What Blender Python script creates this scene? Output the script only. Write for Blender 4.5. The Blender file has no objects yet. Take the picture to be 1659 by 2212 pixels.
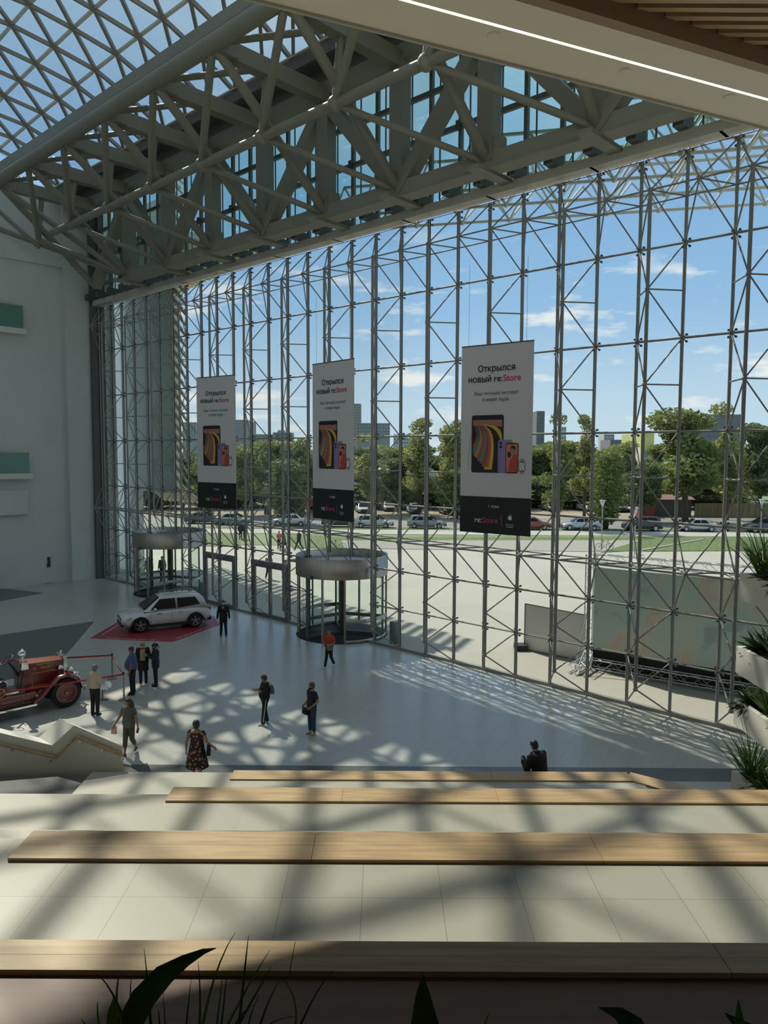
import bpy, math, random
from mathutils import Vector, Matrix, Euler
from math import sin, cos, pi, radians, atan2, sqrt
random.seed(7)
SC = bpy.context.scene
COL = SC.collection

# ------------------------------------------------------------------ camera
EYE = 8.8; FPX = 1640.0; PITCH = .077; ROLL = .0045
cam_d = bpy.data.cameras.new('camera'); cam = bpy.data.objects.new('camera', cam_d); COL.objects.link(cam)
cam_d.sensor_fit = 'HORIZONTAL'; cam_d.sensor_width = 36; cam_d.lens = 36 * FPX / 1659
cam_d.clip_start = .05; cam_d.clip_end = 3000
_f = Vector((0, cos(PITCH), -sin(PITCH))); _u0 = Vector((0, sin(PITCH), cos(PITCH))); _r0 = Vector((1, 0, 0))
_r = _r0 * cos(ROLL) + _u0 * sin(ROLL); _u = _u0 * cos(ROLL) - _r0 * sin(ROLL)
cam.matrix_world = Matrix(((_r.x, _u.x, -_f.x, 0), (_r.y, _u.y, -_f.y, 0), (_r.z, _u.z, -_f.z, EYE), (0, 0, 0, 1)))
SC.camera = cam

# ------------------------------------------------------------------ view, sky, sun
SC.view_settings.view_transform = 'Standard'; SC.view_settings.look = 'None'
SC.view_settings.gamma = 1; SC.view_settings.use_curve_mapping = False
SC.view_settings.exposure = 0.0
SC.cycles.max_bounces = 10; SC.cycles.diffuse_bounces = 4; SC.cycles.glossy_bounces = 4
SC.cycles.transmission_bounces = 6; SC.cycles.transparent_max_bounces = 40
SC.cycles.caustics_reflective = False; SC.cycles.caustics_refractive = False
SC.cycles.sample_clamp_indirect = 4
SC.cycles.use_denoising = True
SUN_AZ = Vector((-.56, .83, 0)).normalized(); SUN_EL = radians(46)
SUN_DIR = SUN_AZ * cos(SUN_EL) + Vector((0, 0, sin(SUN_EL)))
sun_d = bpy.data.lights.new('sun', 'SUN'); sun_d.energy = 6.2; sun_d.angle = radians(.53); sun_d.color = (1, .90, .75)
sun = bpy.data.objects.new('sun', sun_d); COL.objects.link(sun)
sun.rotation_euler = SUN_DIR.to_track_quat('Z', 'Y').to_euler()
SKY_STRENGTH = 1.06

def build_world():
    w = bpy.data.worlds.new('sky'); SC.world = w; w.use_nodes = True
    nt = w.node_tree; nt.nodes.clear(); N = nt.nodes.new; L = nt.links.new
    out = N('ShaderNodeOutputWorld'); bg = N('ShaderNodeBackground'); L(bg.outputs[0], out.inputs[0])
    bg.inputs[1].default_value = SKY_STRENGTH
    tc = N('ShaderNodeTexCoord'); sp = N('ShaderNodeSeparateXYZ'); L(tc.outputs['Generated'], sp.inputs[0])
    ramp = N('ShaderNodeValToRGB'); L(sp.outputs['Z'], ramp.inputs[0])
    cr = ramp.color_ramp
    cr.elements[0].position = 0; cr.elements[0].color = (.62, .74, .84, 1)
    cr.elements[1].position = 1; cr.elements[1].color = (.60, .70, .80, 1)
    for p, c in ((.06, (.56, .71, .86, 1)), (.18, (.33, .54, .82, 1)), (.33, (.24, .44, .74, 1)), (.45, (.36, .54, .75, 1)), (.62, (.52, .65, .79, 1))):
        e = cr.elements.new(p); e.color = c
    # two cloud layers: flat streaks low down and soft veils above
    mp = N('ShaderNodeMapping'); mp.inputs['Scale'].default_value = (5, 5, 19); L(tc.outputs['Generated'], mp.inputs[0])
    n1 = N('ShaderNodeTexNoise'); n1.inputs['Scale'].default_value = 1.25; n1.inputs['Detail'].default_value = 7; n1.inputs['Roughness'].default_value = .56
    mp.inputs['Location'].default_value = (3.1, 1.7, .4)
    L(mp.outputs[0], n1.inputs['Vector'])
    r1 = N('ShaderNodeValToRGB'); L(n1.outputs['Fac'], r1.inputs[0])
    r1.color_ramp.elements[0].position = .555; r1.color_ramp.elements[0].color = (0, 0, 0, 1)
    r1.color_ramp.elements[1].position = .64; r1.color_ramp.elements[1].color = (1, 1, 1, 1)
    m1 = N('ShaderNodeValToRGB'); L(sp.outputs['Z'], m1.inputs[0])   # where the streaks lie
    e = m1.color_ramp.elements; e[0].position = 0; e[0].color = (.5, .5, .5, 1); e[1].position = .36; e[1].color = (0, 0, 0, 1)
    q = e.new(.07); q.color = (1, 1, 1, 1); q = e.new(.2); q.color = (.85, .85, .85, 1); q = e.new(.28); q.color = (.15, .15, .15, 1)
    mu = N('ShaderNodeMath'); mu.operation = 'MULTIPLY'; L(r1.outputs[0], mu.inputs[0]); L(m1.outputs[0], mu.inputs[1])
    mp2 = N('ShaderNodeMapping'); mp2.inputs['Scale'].default_value = (3, 3, 5); L(tc.outputs['Generated'], mp2.inputs[0])
    n2 = N('ShaderNodeTexNoise'); n2.inputs['Scale'].default_value = 1.6; n2.inputs['Detail'].default_value = 5; L(mp2.outputs[0], n2.inputs['Vector'])
    r2 = N('ShaderNodeValToRGB'); L(n2.outputs['Fac'], r2.inputs[0])
    r2.color_ramp.elements[0].position = .45; r2.color_ramp.elements[0].color = (0, 0, 0, 1)
    r2.color_ramp.elements[1].position = .8; r2.color_ramp.elements[1].color = (.75, .75, .75, 1)
    m2 = N('ShaderNodeValToRGB'); L(sp.outputs['Z'], m2.inputs[0])
    e = m2.color_ramp.elements; e[0].position = .3; e[0].color = (0, 0, 0, 1); e[1].position = .5; e[1].color = (1, 1, 1, 1)
    mu2 = N('ShaderNodeMath'); mu2.operation = 'MULTIPLY'; L(r2.outputs[0], mu2.inputs[0]); L(m2.outputs[0], mu2.inputs[1])
    mx = N('ShaderNodeMix'); mx.data_type = 'RGBA'; L(mu.outputs[0], mx.inputs[0]); L(ramp.outputs[0], mx.inputs[6]); mx.inputs[7].default_value = (.92, .90, .90, 1)
    mx2 = N('ShaderNodeMix'); mx2.data_type = 'RGBA'; L(mu2.outputs[0], mx2.inputs[0]); L(mx.outputs[2], mx2.inputs[6]); mx2.inputs[7].default_value = (.72, .80, .88, 1)
    L(mx2.outputs[2], bg.inputs[0])
build_world()

# ------------------------------------------------------------------ measured frame of the hall
H = EYE
E_ = Vector((sin(2.327), cos(2.327), 0))            # along the glass wall, towards the right and the viewer
N_ = Vector((-E_.y, E_.x, 0));  N_ = N_ if N_.y > 0 else -N_   # out through the glass
P0 = Vector((-.0428 * H, 3.9455 * H, 0)); BAY = .1756 * H
def W(t, n, z):                                     # t along the glass wall, n metres inside it
    return P0 + E_ * t - N_ * n + Vector((0, 0, z))
ANG = atan2(E_.y, E_.x)

def sight(px, py):
    X, Y = px - 829.5, py - 1106
    c, s = cos(-ROLL), sin(-ROLL); X, Y = X * c - Y * s, X * s + Y * c
    return _r0 * (X / FPX) + _u0 * (-Y / FPX) + _f
def gp(px, py, z=0.0):                              # survey: where a sight line meets a level
    r = sight(px, py); return Vector((0, 0, EYE)) + r * ((z - EYE) / r.z)
def wp(px, py, n):                                  # survey: where a sight line meets a plane parallel to the glass wall
    r = sight(px, py); return Vector((0, 0, EYE)) + r * ((P0.dot(N_) - n) / r.dot(N_))
def dp(px, py, d):                                  # survey: at a distance y = d in front
    r = sight(px, py); return Vector((0, 0, EYE)) + r * (d / r.y)
def tn(p):
    q = p - P0; return q.dot(E_), -q.dot(N_), p.z

# ------------------------------------------------------------------ materials
MATS = {}
def mat(name, col, rough=.6, metal=0, noise=0, nscale=8, bump=0, spec=.5, emit=None, estr=1, stretch=None, col2=None, trans=0, coat=0):
    if name in MATS: return MATS[name]
    m = bpy.data.materials.new(name); m.use_nodes = True; nt = m.node_tree
    b = nt.nodes['Principled BSDF']
    b.inputs['Base Color'].default_value = (*col, 1); b.inputs['Roughness'].default_value = rough
    b.inputs['Metallic'].default_value = metal; b.inputs['Specular IOR Level'].default_value = spec
    if coat: b.inputs['Coat Weight'].default_value = coat; b.inputs['Coat Roughness'].default_value = .05
    if trans: b.inputs['Transmission Weight'].default_value = trans
    if emit: b.inputs['Emission Color'].default_value = (*emit, 1); b.inputs['Emission Strength'].default_value = estr
    if noise or bump:
        tc = nt.nodes.new('ShaderNodeTexCoord'); mp = nt.nodes.new('ShaderNodeMapping')
        if stretch: mp.inputs['Scale'].default_value = stretch
        n = nt.nodes.new('ShaderNodeTexNoise'); n.inputs['Scale'].default_value = nscale; n.inputs['Detail'].default_value = 5
        nt.links.new(tc.outputs['Object'], mp.inputs[0]); nt.links.new(mp.outputs[0], n.inputs['Vector'])
        if noise:
            mx = nt.nodes.new('ShaderNodeMix'); mx.data_type = 'RGBA'
            rp = nt.nodes.new('ShaderNodeMapRange'); rp.inputs[1].default_value = .3; rp.inputs[2].default_value = .7
            nt.links.new(n.outputs['Fac'], rp.inputs[0]); nt.links.new(rp.outputs[0], mx.inputs[0])
            c2 = col2 or tuple(min(1, c * (1 + noise)) for c in col); c1 = col if col2 else tuple(c * (1 - noise) for c in col)
            mx.inputs[6].default_value = (*c1, 1); mx.inputs[7].default_value = (*c2, 1)
            nt.links.new(mx.outputs[2], b.inputs['Base Color'])
        if bump:
            bp = nt.nodes.new('ShaderNodeBump'); bp.inputs['Strength'].default_value = bump; bp.inputs['Distance'].default_value = .02
            nt.links.new(n.outputs['Fac'], bp.inputs['Height']); nt.links.new(bp.outputs[0], b.inputs['Normal'])
    MATS[name] = m; return m

def glass(name, tint=(.93, .97, .96), refl=.9, base=.03, rough=0):
    if name in MATS: return MATS[name]
    m = bpy.data.materials.new(name); m.use_nodes = True; nt = m.node_tree; nt.nodes.clear()
    o = nt.nodes.new('ShaderNodeOutputMaterial'); t = nt.nodes.new('ShaderNodeBsdfTransparent'); g = nt.nodes.new('ShaderNodeBsdfGlossy')
    lw = nt.nodes.new('ShaderNodeFresnel'); lw.inputs[0].default_value = 1.45; mx = nt.nodes.new('ShaderNodeMixShader')
    mr = nt.nodes.new('ShaderNodeMath'); mr.operation = 'MULTIPLY'; mr.inputs[1].default_value = refl
    t.inputs[0].default_value = (*tint, 1); g.inputs[0].default_value = (.95, 1, .98, 1); g.inputs[1].default_value = rough
    nt.links.new(lw.outputs[0], mr.inputs[0]); nt.links.new(mr.outputs[0], mx.inputs[0])
    nt.links.new(t.outputs[0], mx.inputs[1]); nt.links.new(g.outputs[0], mx.inputs[2]); nt.links.new(mx.outputs[0], o.inputs[0])
    MATS[name] = m; return m

def tile_mat(name, col, angle, sx, sy, off=(0, 0), rough=.3, line=.006, lcol=(.25, .26, .26), var=.05, spec=.5):
    m = bpy.data.materials.new(name); m.use_nodes = True; nt = m.node_tree; b = nt.nodes['Principled BSDF']; N = nt.nodes.new; L = nt.links.new
    tc = N('ShaderNodeTexCoord'); mp = N('ShaderNodeMapping'); mp.vector_type = 'POINT'
    mp.inputs['Rotation'].default_value = (0, 0, angle); mp.inputs['Location'].default_value = (off[0], off[1], 0)
    L(tc.outputs['Object'], mp.inputs[0]); sp = N('ShaderNodeSeparateXYZ'); L(mp.outputs[0], sp.inputs[0])
    def cell(sock, size):
        d = N('ShaderNodeMath'); d.operation = 'DIVIDE'; d.inputs[1].default_value = size; L(sock, d.inputs[0])
        fr = N('ShaderNodeMath'); fr.operation = 'FRACT'; L(d.outputs[0], fr.inputs[0])
        fl = N('ShaderNodeMath'); fl.operation = 'FLOOR'; L(d.outputs[0], fl.inputs[0])
        lt = N('ShaderNodeMath'); lt.operation = 'LESS_THAN'; lt.inputs[1].default_value = line / size; L(fr.outputs[0], lt.inputs[0])
        return lt, fl
    lx, fx = cell(sp.outputs['X'], sx); ly, fy = cell(sp.outputs['Y'], sy)
    mxm = N('ShaderNodeMath'); mxm.operation = 'MAXIMUM'; L(lx.outputs[0], mxm.inputs[0]); L(ly.outputs[0], mxm.inputs[1])
    cb = N('ShaderNodeCombineXYZ'); L(fx.outputs[0], cb.inputs[0]); L(fy.outputs[0], cb.inputs[1])
    wn = N('ShaderNodeTexWhiteNoise'); wn.noise_dimensions = '2D'; L(cb.outputs[0], wn.inputs['Vector'])
    ns = N('ShaderNodeTexNoise'); ns.inputs['Scale'].default_value = 2.2; ns.inputs['Detail'].default_value = 6; L(tc.outputs['Object'], ns.inputs['Vector'])
    ad = N('ShaderNodeMath'); ad.operation = 'ADD'; L(wn.outputs['Value'], ad.inputs[0]); L(ns.outputs['Fac'], ad.inputs[1])
    mr = N('ShaderNodeMapRange'); mr.inputs[1].default_value = .2; mr.inputs[2].default_value = 1.7; L(ad.outputs[0], mr.inputs[0])
    c = N('ShaderNodeMix'); c.data_type = 'RGBA'; L(mr.outputs[0], c.inputs[0])
    c.inputs[6].default_value = (*[v * (1 - var) for v in col], 1); c.inputs[7].default_value = (*[min(1, v * (1 + var)) for v in col], 1)
    c2 = N('ShaderNodeMix'); c2.data_type = 'RGBA'; L(mxm.outputs[0], c2.inputs[0]); L(c.outputs[2], c2.inputs[6]); c2.inputs[7].default_value = (*lcol, 1)
    L(c2.outputs[2], b.inputs['Base Color']); b.inputs['Roughness'].default_value = rough; b.inputs['Specular IOR Level'].default_value = spec
    MATS[name] = m; return m

def wood(name, c1, c2, scale=(1, 14, 14), rough=.45, nscale=1.6):
    return mat(name, c1, rough, noise=1, nscale=nscale, stretch=scale, col2=c2)

WHITE = mat('white_plaster', (.58, .61, .60), .7, noise=.03, nscale=.6)
STEEL = mat('light_grey_painted_steel', (.27, .27, .255), .5, spec=.35)
STEELW = mat('white_painted_steel', (.62, .64, .62), .45)
STEELD = mat('dark_grey_steel', (.10, .105, .10), .5)
BLACK = mat('black_rubber', (.012, .012, .013), .55)
CHROME = mat('brushed_stainless_steel', (.36, .335, .30), .42, metal=1, noise=.12, nscale=1.5, stretch=(8, 8, .4))
SHINY = mat('chrome', (.8, .8, .8), .08, metal=1)
GLASS = glass('clear_facade_glass', (.92, .955, .94), .14)
GLASSG = glass('greenish_glass', (.72, .88, .82), 1, .05)
GLASSR = glass('skylight_glass', (.70, .75, .74), .4)
OAK = wood('pale_oak', (.36, .24, .125), (.52, .37, .20), (1.2, 16, 16), nscale=1.4)

# ------------------------------------------------------------------ mesh builder
class MB:
    def __init__(self): self.v = []; self.f = []; self.m = []; self.s = []
    def add(self, vs, fs, mi=0, smooth=False):
        o = len(self.v); self.v += [tuple(p) for p in vs]
        for q in fs: self.f.append(tuple(i + o for i in q)); self.m.append(mi); self.s.append(smooth)
        return self
    def box(self, c, d, rz=0, mi=0, M=None):
        x, y, z = d[0] / 2, d[1] / 2, d[2] / 2
        vs = [Vector(p) for p in ((-x, -y, -z), (x, -y, -z), (x, y, -z), (-x, y, -z), (-x, -y, z), (x, -y, z), (x, y, z), (-x, y, z))]
        R = M or Matrix.Rotation(rz, 3, 'Z')
        vs = [R @ p + Vector(c) for p in vs]
        return self.add(vs, ((3, 2, 1, 0), (4, 5, 6, 7), (0, 1, 5, 4), (1, 2, 6, 5), (2, 3, 7, 6), (3, 0, 4, 7)), mi)
    def bbox(self, a, b, mi=0):
        return self.box([(a[i] + b[i]) / 2 for i in range(3)], [abs(a[i] - b[i]) for i in range(3)], mi=mi)
    def beam(self, a, b, w, h, mi=0):                # rectangular bar from a to b
        a = Vector(a); b = Vector(b); d = (b - a); L = d.length
        if L < 1e-6: return self
        x = d / L; up = Vector((0, 0, 1)) if abs(x.z) < .95 else N_
        y = up.cross(x).normalized(); z = x.cross(y)
        M = Matrix((x, y, z)).transposed()
        return self.box((a + b) / 2, (L, w, h), mi=mi, M=M)
    def tube(self, a, b, r, r2=None, n=10, mi=0, cap=True):
        a = Vector(a); b = Vector(b); r2 = r if r2 is None else r2
        x = (b - a).normalized(); up = Vector((0, 0, 1)) if abs(x.z) < .95 else Vector((1, 0, 0))
        y = up.cross(x).normalized(); z = x.cross(y)
        vs = []
        for c, rr in ((a, r), (b, r2)):
            for i in range(n):
                g = 2 * pi * i / n; vs.append(c + (y * cos(g) + z * sin(g)) * rr)
        self.add(vs, [(i, (i + 1) % n, n + (i + 1) % n, n + i) for i in range(n)], mi, True)
        if cap: self.add(vs, [tuple(range(n - 1, -1, -1)), tuple(range(n, 2 * n))], mi)
        return self
    def path(self, pts, r, n=8, mi=0, closed=False):
        pts = [Vector(p) for p in pts]; m = len(pts); vs = []; R = r if isinstance(r, (list, tuple)) else [r] * m
        py = None
        for i, p in enumerate(pts):
            if closed: t = pts[(i + 1) % m] - pts[i - 1]
            else: t = pts[min(i + 1, m - 1)] - pts[max(i - 1, 0)]
            t.normalize()
            if py is None:
                up = Vector((0, 0, 1)) if abs(t.z) < .9 else Vector((1, 0, 0)); y = up.cross(t).normalized()
            else: y = (py - t * py.dot(t)).normalized()
            py = y; z = t.cross(y)
            for k in range(n):
                g = 2 * pi * k / n; vs.append(p + (y * cos(g) + z * sin(g)) * R[i])
        fs = []
        for i in range(m if closed else m - 1):
            j = (i + 1) % m
            for k in range(n): fs.append((i * n + k, i * n + (k + 1) % n, j * n + (k + 1) % n, j * n + k))
        if not closed: fs += [tuple(range(n - 1, -1, -1)), tuple(range((m - 1) * n, m * n))]
        return self.add(vs, fs, mi, True)
    def ball(self, c, r, n=10, m=7, mi=0):
        r = r if isinstance(r, (tuple, list)) else (r, r, r); vs = [(c[0], c[1], c[2] - r[2])]
        for j in range(1, m):
            a = -pi / 2 + pi * j / m
            for i in range(n):
                g = 2 * pi * i / n; vs.append((c[0] + r[0] * cos(a) * cos(g), c[1] + r[1] * cos(a) * sin(g), c[2] + r[2] * sin(a)))
        vs.append((c[0], c[1], c[2] + r[2])); T = len(vs) - 1; fs = []
        for i in range(n): fs.append((0, 1 + (i + 1) % n, 1 + i)); fs.append((T, T - n + i, T - n + (i + 1) % n))
        for j in range(m - 2):
            for i in range(n):
                a = 1 + j * n; fs.append((a + i, a + (i + 1) % n, a + n + (i + 1) % n, a + n + i))
        return self.add(vs, fs, mi, True)
    def lathe(self, c, prof, n=24, mi=0, a0=0, a1=2 * pi, smooth=True):   # prof: (radius, z)
        full = abs(a1 - a0 - 2 * pi) < 1e-6; k = n if full else n + 1; vs = []
        for r, z in prof:
            for i in range(k):
                g = a0 + (a1 - a0) * i / n; vs.append((c[0] + r * cos(g), c[1] + r * sin(g), c[2] + z))
        fs = []
        for j in range(len(prof) - 1):
            for i in range(n):
                i2 = (i + 1) % k if full else i + 1
                fs.append((j * k + i, j * k + i2, (j + 1) * k + i2, (j + 1) * k + i))
        return self.add(vs, fs, mi, smooth)
    def prism(self, poly, z0, z1, mi=0):             # plan polygon extruded upwards
        n = len(poly); A = sum(poly[i][0] * poly[(i + 1) % n][1] - poly[(i + 1) % n][0] * poly[i][1] for i in range(n))
        if A < 0: poly = poly[::-1]
        vs = [(p[0], p[1], z0) for p in poly] + [(p[0], p[1], z1) for p in poly]
        return self.add(vs, [tuple(range(n - 1, -1, -1)), tuple(range(n, 2 * n))] + [(i, (i + 1) % n, n + (i + 1) % n, n + i) for i in range(n)], mi)
    def slab(self, pts, d, mi=0):                    # any flat polygon (3-D) thickened by vector d
        n = len(pts); d = Vector(d); pts = [Vector(p) for p in pts]
        vs = pts + [p + d for p in pts]
        return self.add(vs, [tuple(range(n)), tuple(range(2 * n - 1, n - 1, -1))] + [(i, n + i, n + (i + 1) % n, (i + 1) % n) for i in range(n)], mi)
    def loft(self, rings, mi=0, caps=True, smooth=True):
        n = len(rings[0]); vs = [p for r in rings for p in r]; fs = []
        for j in range(len(rings) - 1):
            for i in range(n): fs.append((j * n + i, j * n + (i + 1) % n, (j + 1) * n + (i + 1) % n, (j + 1) * n + i))
        self.add(vs, fs, mi, smooth)
        if caps: self.add(rings[0], [tuple(range(n - 1, -1, -1))], mi); self.add(rings[-1], [tuple(range(n))], mi)
        return self
    def mesh(self, name, mats, origin=None):
        me = bpy.data.meshes.new(name); o = Vector(origin or (0, 0, 0))
        me.from_pydata([tuple(Vector(p) - o) for p in self.v], [], self.f)
        mats = mats if isinstance(mats, (list, tuple)) else [mats]
        for m in mats: me.materials.append(m)
        me.polygons.foreach_set('material_index', self.m); me.polygons.foreach_set('use_smooth', self.s); me.update()
        return me
    def build(self, name, mats, parent=None, origin=None, world=False):
        if world and parent is not None: origin = parent.location
        o = bpy.data.objects.new(name, self.mesh(name, mats, origin)); COL.objects.link(o)
        if parent is not None: o.parent = parent
        elif origin is not None: o.location = origin
        return o

def tag(o, label=None, cat=None, group=None, kind=None):
    if label: o['label'] = label
    if cat: o['category'] = cat
    if group: o['group'] = group
    if kind: o['kind'] = kind
    return o
def thing(name, loc, label, cat, group=None, rz=0, kind=None):
    o = bpy.data.objects.new(name, None); COL.objects.link(o); o.location = loc; o.rotation_euler = (0, 0, rz)
    o.empty_display_size = .2
    return tag(o, label, cat, group, kind)
def copy_tree(o, parent=None):
    c = o.copy(); COL.objects.link(c); c.parent = parent
    for ch in [k for k in o.children]: copy_tree(ch, c)
    return c
_cyl = {}
def strut(name, parent, a, b, r, m, n=8):            # a tube part: one shared mesh per radius, stretched to length
    key = (round(r, 4), m.name, n)
    if key not in _cyl:
        _cyl[key] = MB().tube((0, 0, 0), (0, 0, 1), r, n=n).mesh('tube', m)
    o = bpy.data.objects.new(name, _cyl[key]); COL.objects.link(o)
    a = Vector(a); b = Vector(b); d = b - a
    base = parent.location if parent is not None else Vector((0, 0, 0))
    o.parent = parent; o.location = a - base
    o.rotation_mode = 'QUATERNION'; o.rotation_quaternion = d.to_track_quat('Z', 'Y'); o.scale = (1, 1, d.length)
    return o
ORD = ['first', 'second', 'third', 'fourth', 'fifth', 'sixth', 'seventh', 'eighth', 'ninth', 'tenth', 'eleventh', 'twelfth', 'thirteenth',
       'fourteenth', 'fifteenth', 'sixteenth', 'seventeenth', 'eighteenth', 'nineteenth', 'twentieth', 'twenty-first', 'twenty-second', 'twenty-third', 'twenty-fourth']
# ================================================================== SHELL
TL, TR, NB = -27.0, 30.0, 34.0        # left wall, right wall, back wall of the hall
FLOOR_M = tile_mat('pale_porcelain_floor', (.42, .425, .405), radians(26.1), .6, 1.2, rough=.26, line=.006, lcol=(.22, .23, .24), var=.03, spec=.55)
def quadz(a, b, c, d, z): return [(p.x, p.y, z) for p in (a, b, c, d)]
b = MB(); b.slab([W(TL, -.05, 0), W(TR, -.05, 0), W(TR, NB, 0), W(TL, NB, 0)], (0, 0, -.3)); tag(b.build('floor', FLOOR_M), kind='structure')
# dark inlaid fields in the floor
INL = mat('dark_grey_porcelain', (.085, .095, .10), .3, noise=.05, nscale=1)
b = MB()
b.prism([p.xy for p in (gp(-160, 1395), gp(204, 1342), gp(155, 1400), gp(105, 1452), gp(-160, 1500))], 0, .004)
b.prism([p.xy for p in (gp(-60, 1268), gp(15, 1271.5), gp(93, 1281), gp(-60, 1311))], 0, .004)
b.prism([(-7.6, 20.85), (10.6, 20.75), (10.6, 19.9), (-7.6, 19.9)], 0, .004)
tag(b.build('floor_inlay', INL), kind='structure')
# left wall with its pilaster beside the glass
b = MB()
b.slab([W(TL, 2.2, 0), W(TL, NB, 0), W(TL, NB, 27.6), W(TL, 20, 27.6), W(TL, 10, 27.6), W(TL, 6, 26.6), W(TL, 2.2, 25.6)], -E_ * .4)
b.slab([W(TL + .35, 2.2, 0), W(TL + .35, .55, 0), W(TL + .35, .55, 25.4), W(TL + .35, 2.2, 25.4)], -E_ * .75)
b.slab([W(TL, 2.2, 21), W(TL, 14, 21), W(TL, 14, 27.5), W(TL, 9, 27.3), W(TL, 2.2, 25.5)], E_ * .12)
tag(b.build('wall_left', WHITE), kind='structure')
b = MB(); b.slab([W(TL, NB, 0), W(TR, NB, 0), W(TR, NB, 34), W(TL, NB, 34)], -N_ * .4); tag(b.build('wall_back', WHITE), kind='structure')
b = MB(); b.slab([W(TR, NB, 0), W(TR, -.2, 0), W(TR, -.2, 34), W(TR, NB, 34)], E_ * .4); tag(b.build('wall_right', WHITE), kind='structure')

# ================================================================== GLASS WALL
ROWS = [0, 1.81, 3.55, 6.52, 9.56, 12.60, 15.64, 18.58]
I0, I1 = -17, 15
skip = {-15: 'rd', -14: 'rd', -13: 'rd', -12: 'rd'}
win_n = 0
door_bays = (-9, -8, -6, -5, -16, -15, -14, -13, -12, -11, -10, -3, -2, -1)
for i in range(I0, I1):
    z0 = 0.06
    if i in (-9, -8, -6, -5): z0 = 3.08             # swing doors stand below
    if -13 <= i <= -11 or -3 <= i <= -1: z0 = 3.95  # revolving doors
    win_n += 1
    b = MB()
    zs = [z for z in ROWS if z > z0 + .3]; lo = z0
    for z in zs:
        b.slab([W(i * BAY + .012, 0, lo + .01), W((i + 1) * BAY - .012, 0, lo + .01), W((i + 1) * BAY - .012, 0, z - .012), W(i * BAY + .012, 0, z - .012)], N_ * .016)
        lo = z
    tag(b.build('window_%d' % win_n, GLASS, origin=W((i + .5) * BAY, 0, z0)), kind='structure')
# black silicone joints and sill: trim
b = MB()
for z in ROWS[1:]:
    for s_, e_ in (((I0, -13.2), (-10.4, -9), (-7, -6), (-4, -3.1), (-.2, I1)) if z < 3 else ((I0, -13.2), (-10.4, -3.1), (-.2, I1)) if z < 4 else ((I0, I1),)): b.beam(W(s_ * BAY, -.01, z), W(e_ * BAY, -.01, z), .02, .02)
for i in range(I0, I1 + 1): b.beam(W(i * BAY, -.02, 3.95 if i in (-12, -11, -2, -1) else 3.05 if i in (-8, -5) else 0), W(i * BAY, -.02, 18.58), .045, .035)
tag(b.build('trim_1', BLACK), kind='structure')
tag(MB().slab([W(-27.4, -.4, 0), W(-26.38, -.4, 0), W(-26.38, .56, 0), W(-27.4, .56, 0)], (0, 0, 25.6)).build('trim_6', STEELD), kind='structure')
b = MB()
for a, c in ((I0, -13.3), (-10.3, -9), (-7, -6), (-4, -3.15), (-.2, I1)): b.beam(W(a * BAY, .02, .06), W(c * BAY, .02, .06), .22, .12)
tag(b.build('trim_2', STEEL), kind='structure')

# tubular lattice: glass-side posts, inner chords, braces, one thing per post pair
RP, RB, RC = .052, .026, .062
NI = 1.05
def gnode(i, z): return W(i * BAY, .07, z)
def inode(i, z): return W((i + .5) * BAY, NI, z)
DEPTHCAT = 'steel lattice'
def clamp_mesh():
    b = MB()
    for sx in (-1, 1):
        for sz in (-1, 1):
            b.tube((0, 0, 0), (sx * .11, .10, sz * .11), .016, n=6)
            b.tube((sx * .11, .07, sz * .11), (sx * .11, .14, sz * .11), .04, n=8)
    b.tube((0, -.07, 0), (0, .08, 0), .03, n=8)
    return b.mesh('spider_clamp', STEELD)
CLAMP = clamp_mesh()
NODE = MB().ball((0, 0, 0), .085, 8, 6).mesh('node', STEEL)
def inst(name, mesh, parent, p, rz=0):
    o = bpy.data.objects.new(name, mesh); COL.objects.link(o); o.parent = parent
    o.location = Vector(p) - (parent.location if parent is not None else Vector()); o.rotation_euler = (0, 0, rz); return o
MIDS = [14.12, 11.08, 8.04]
cnt = 0
place_words = {}
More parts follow.
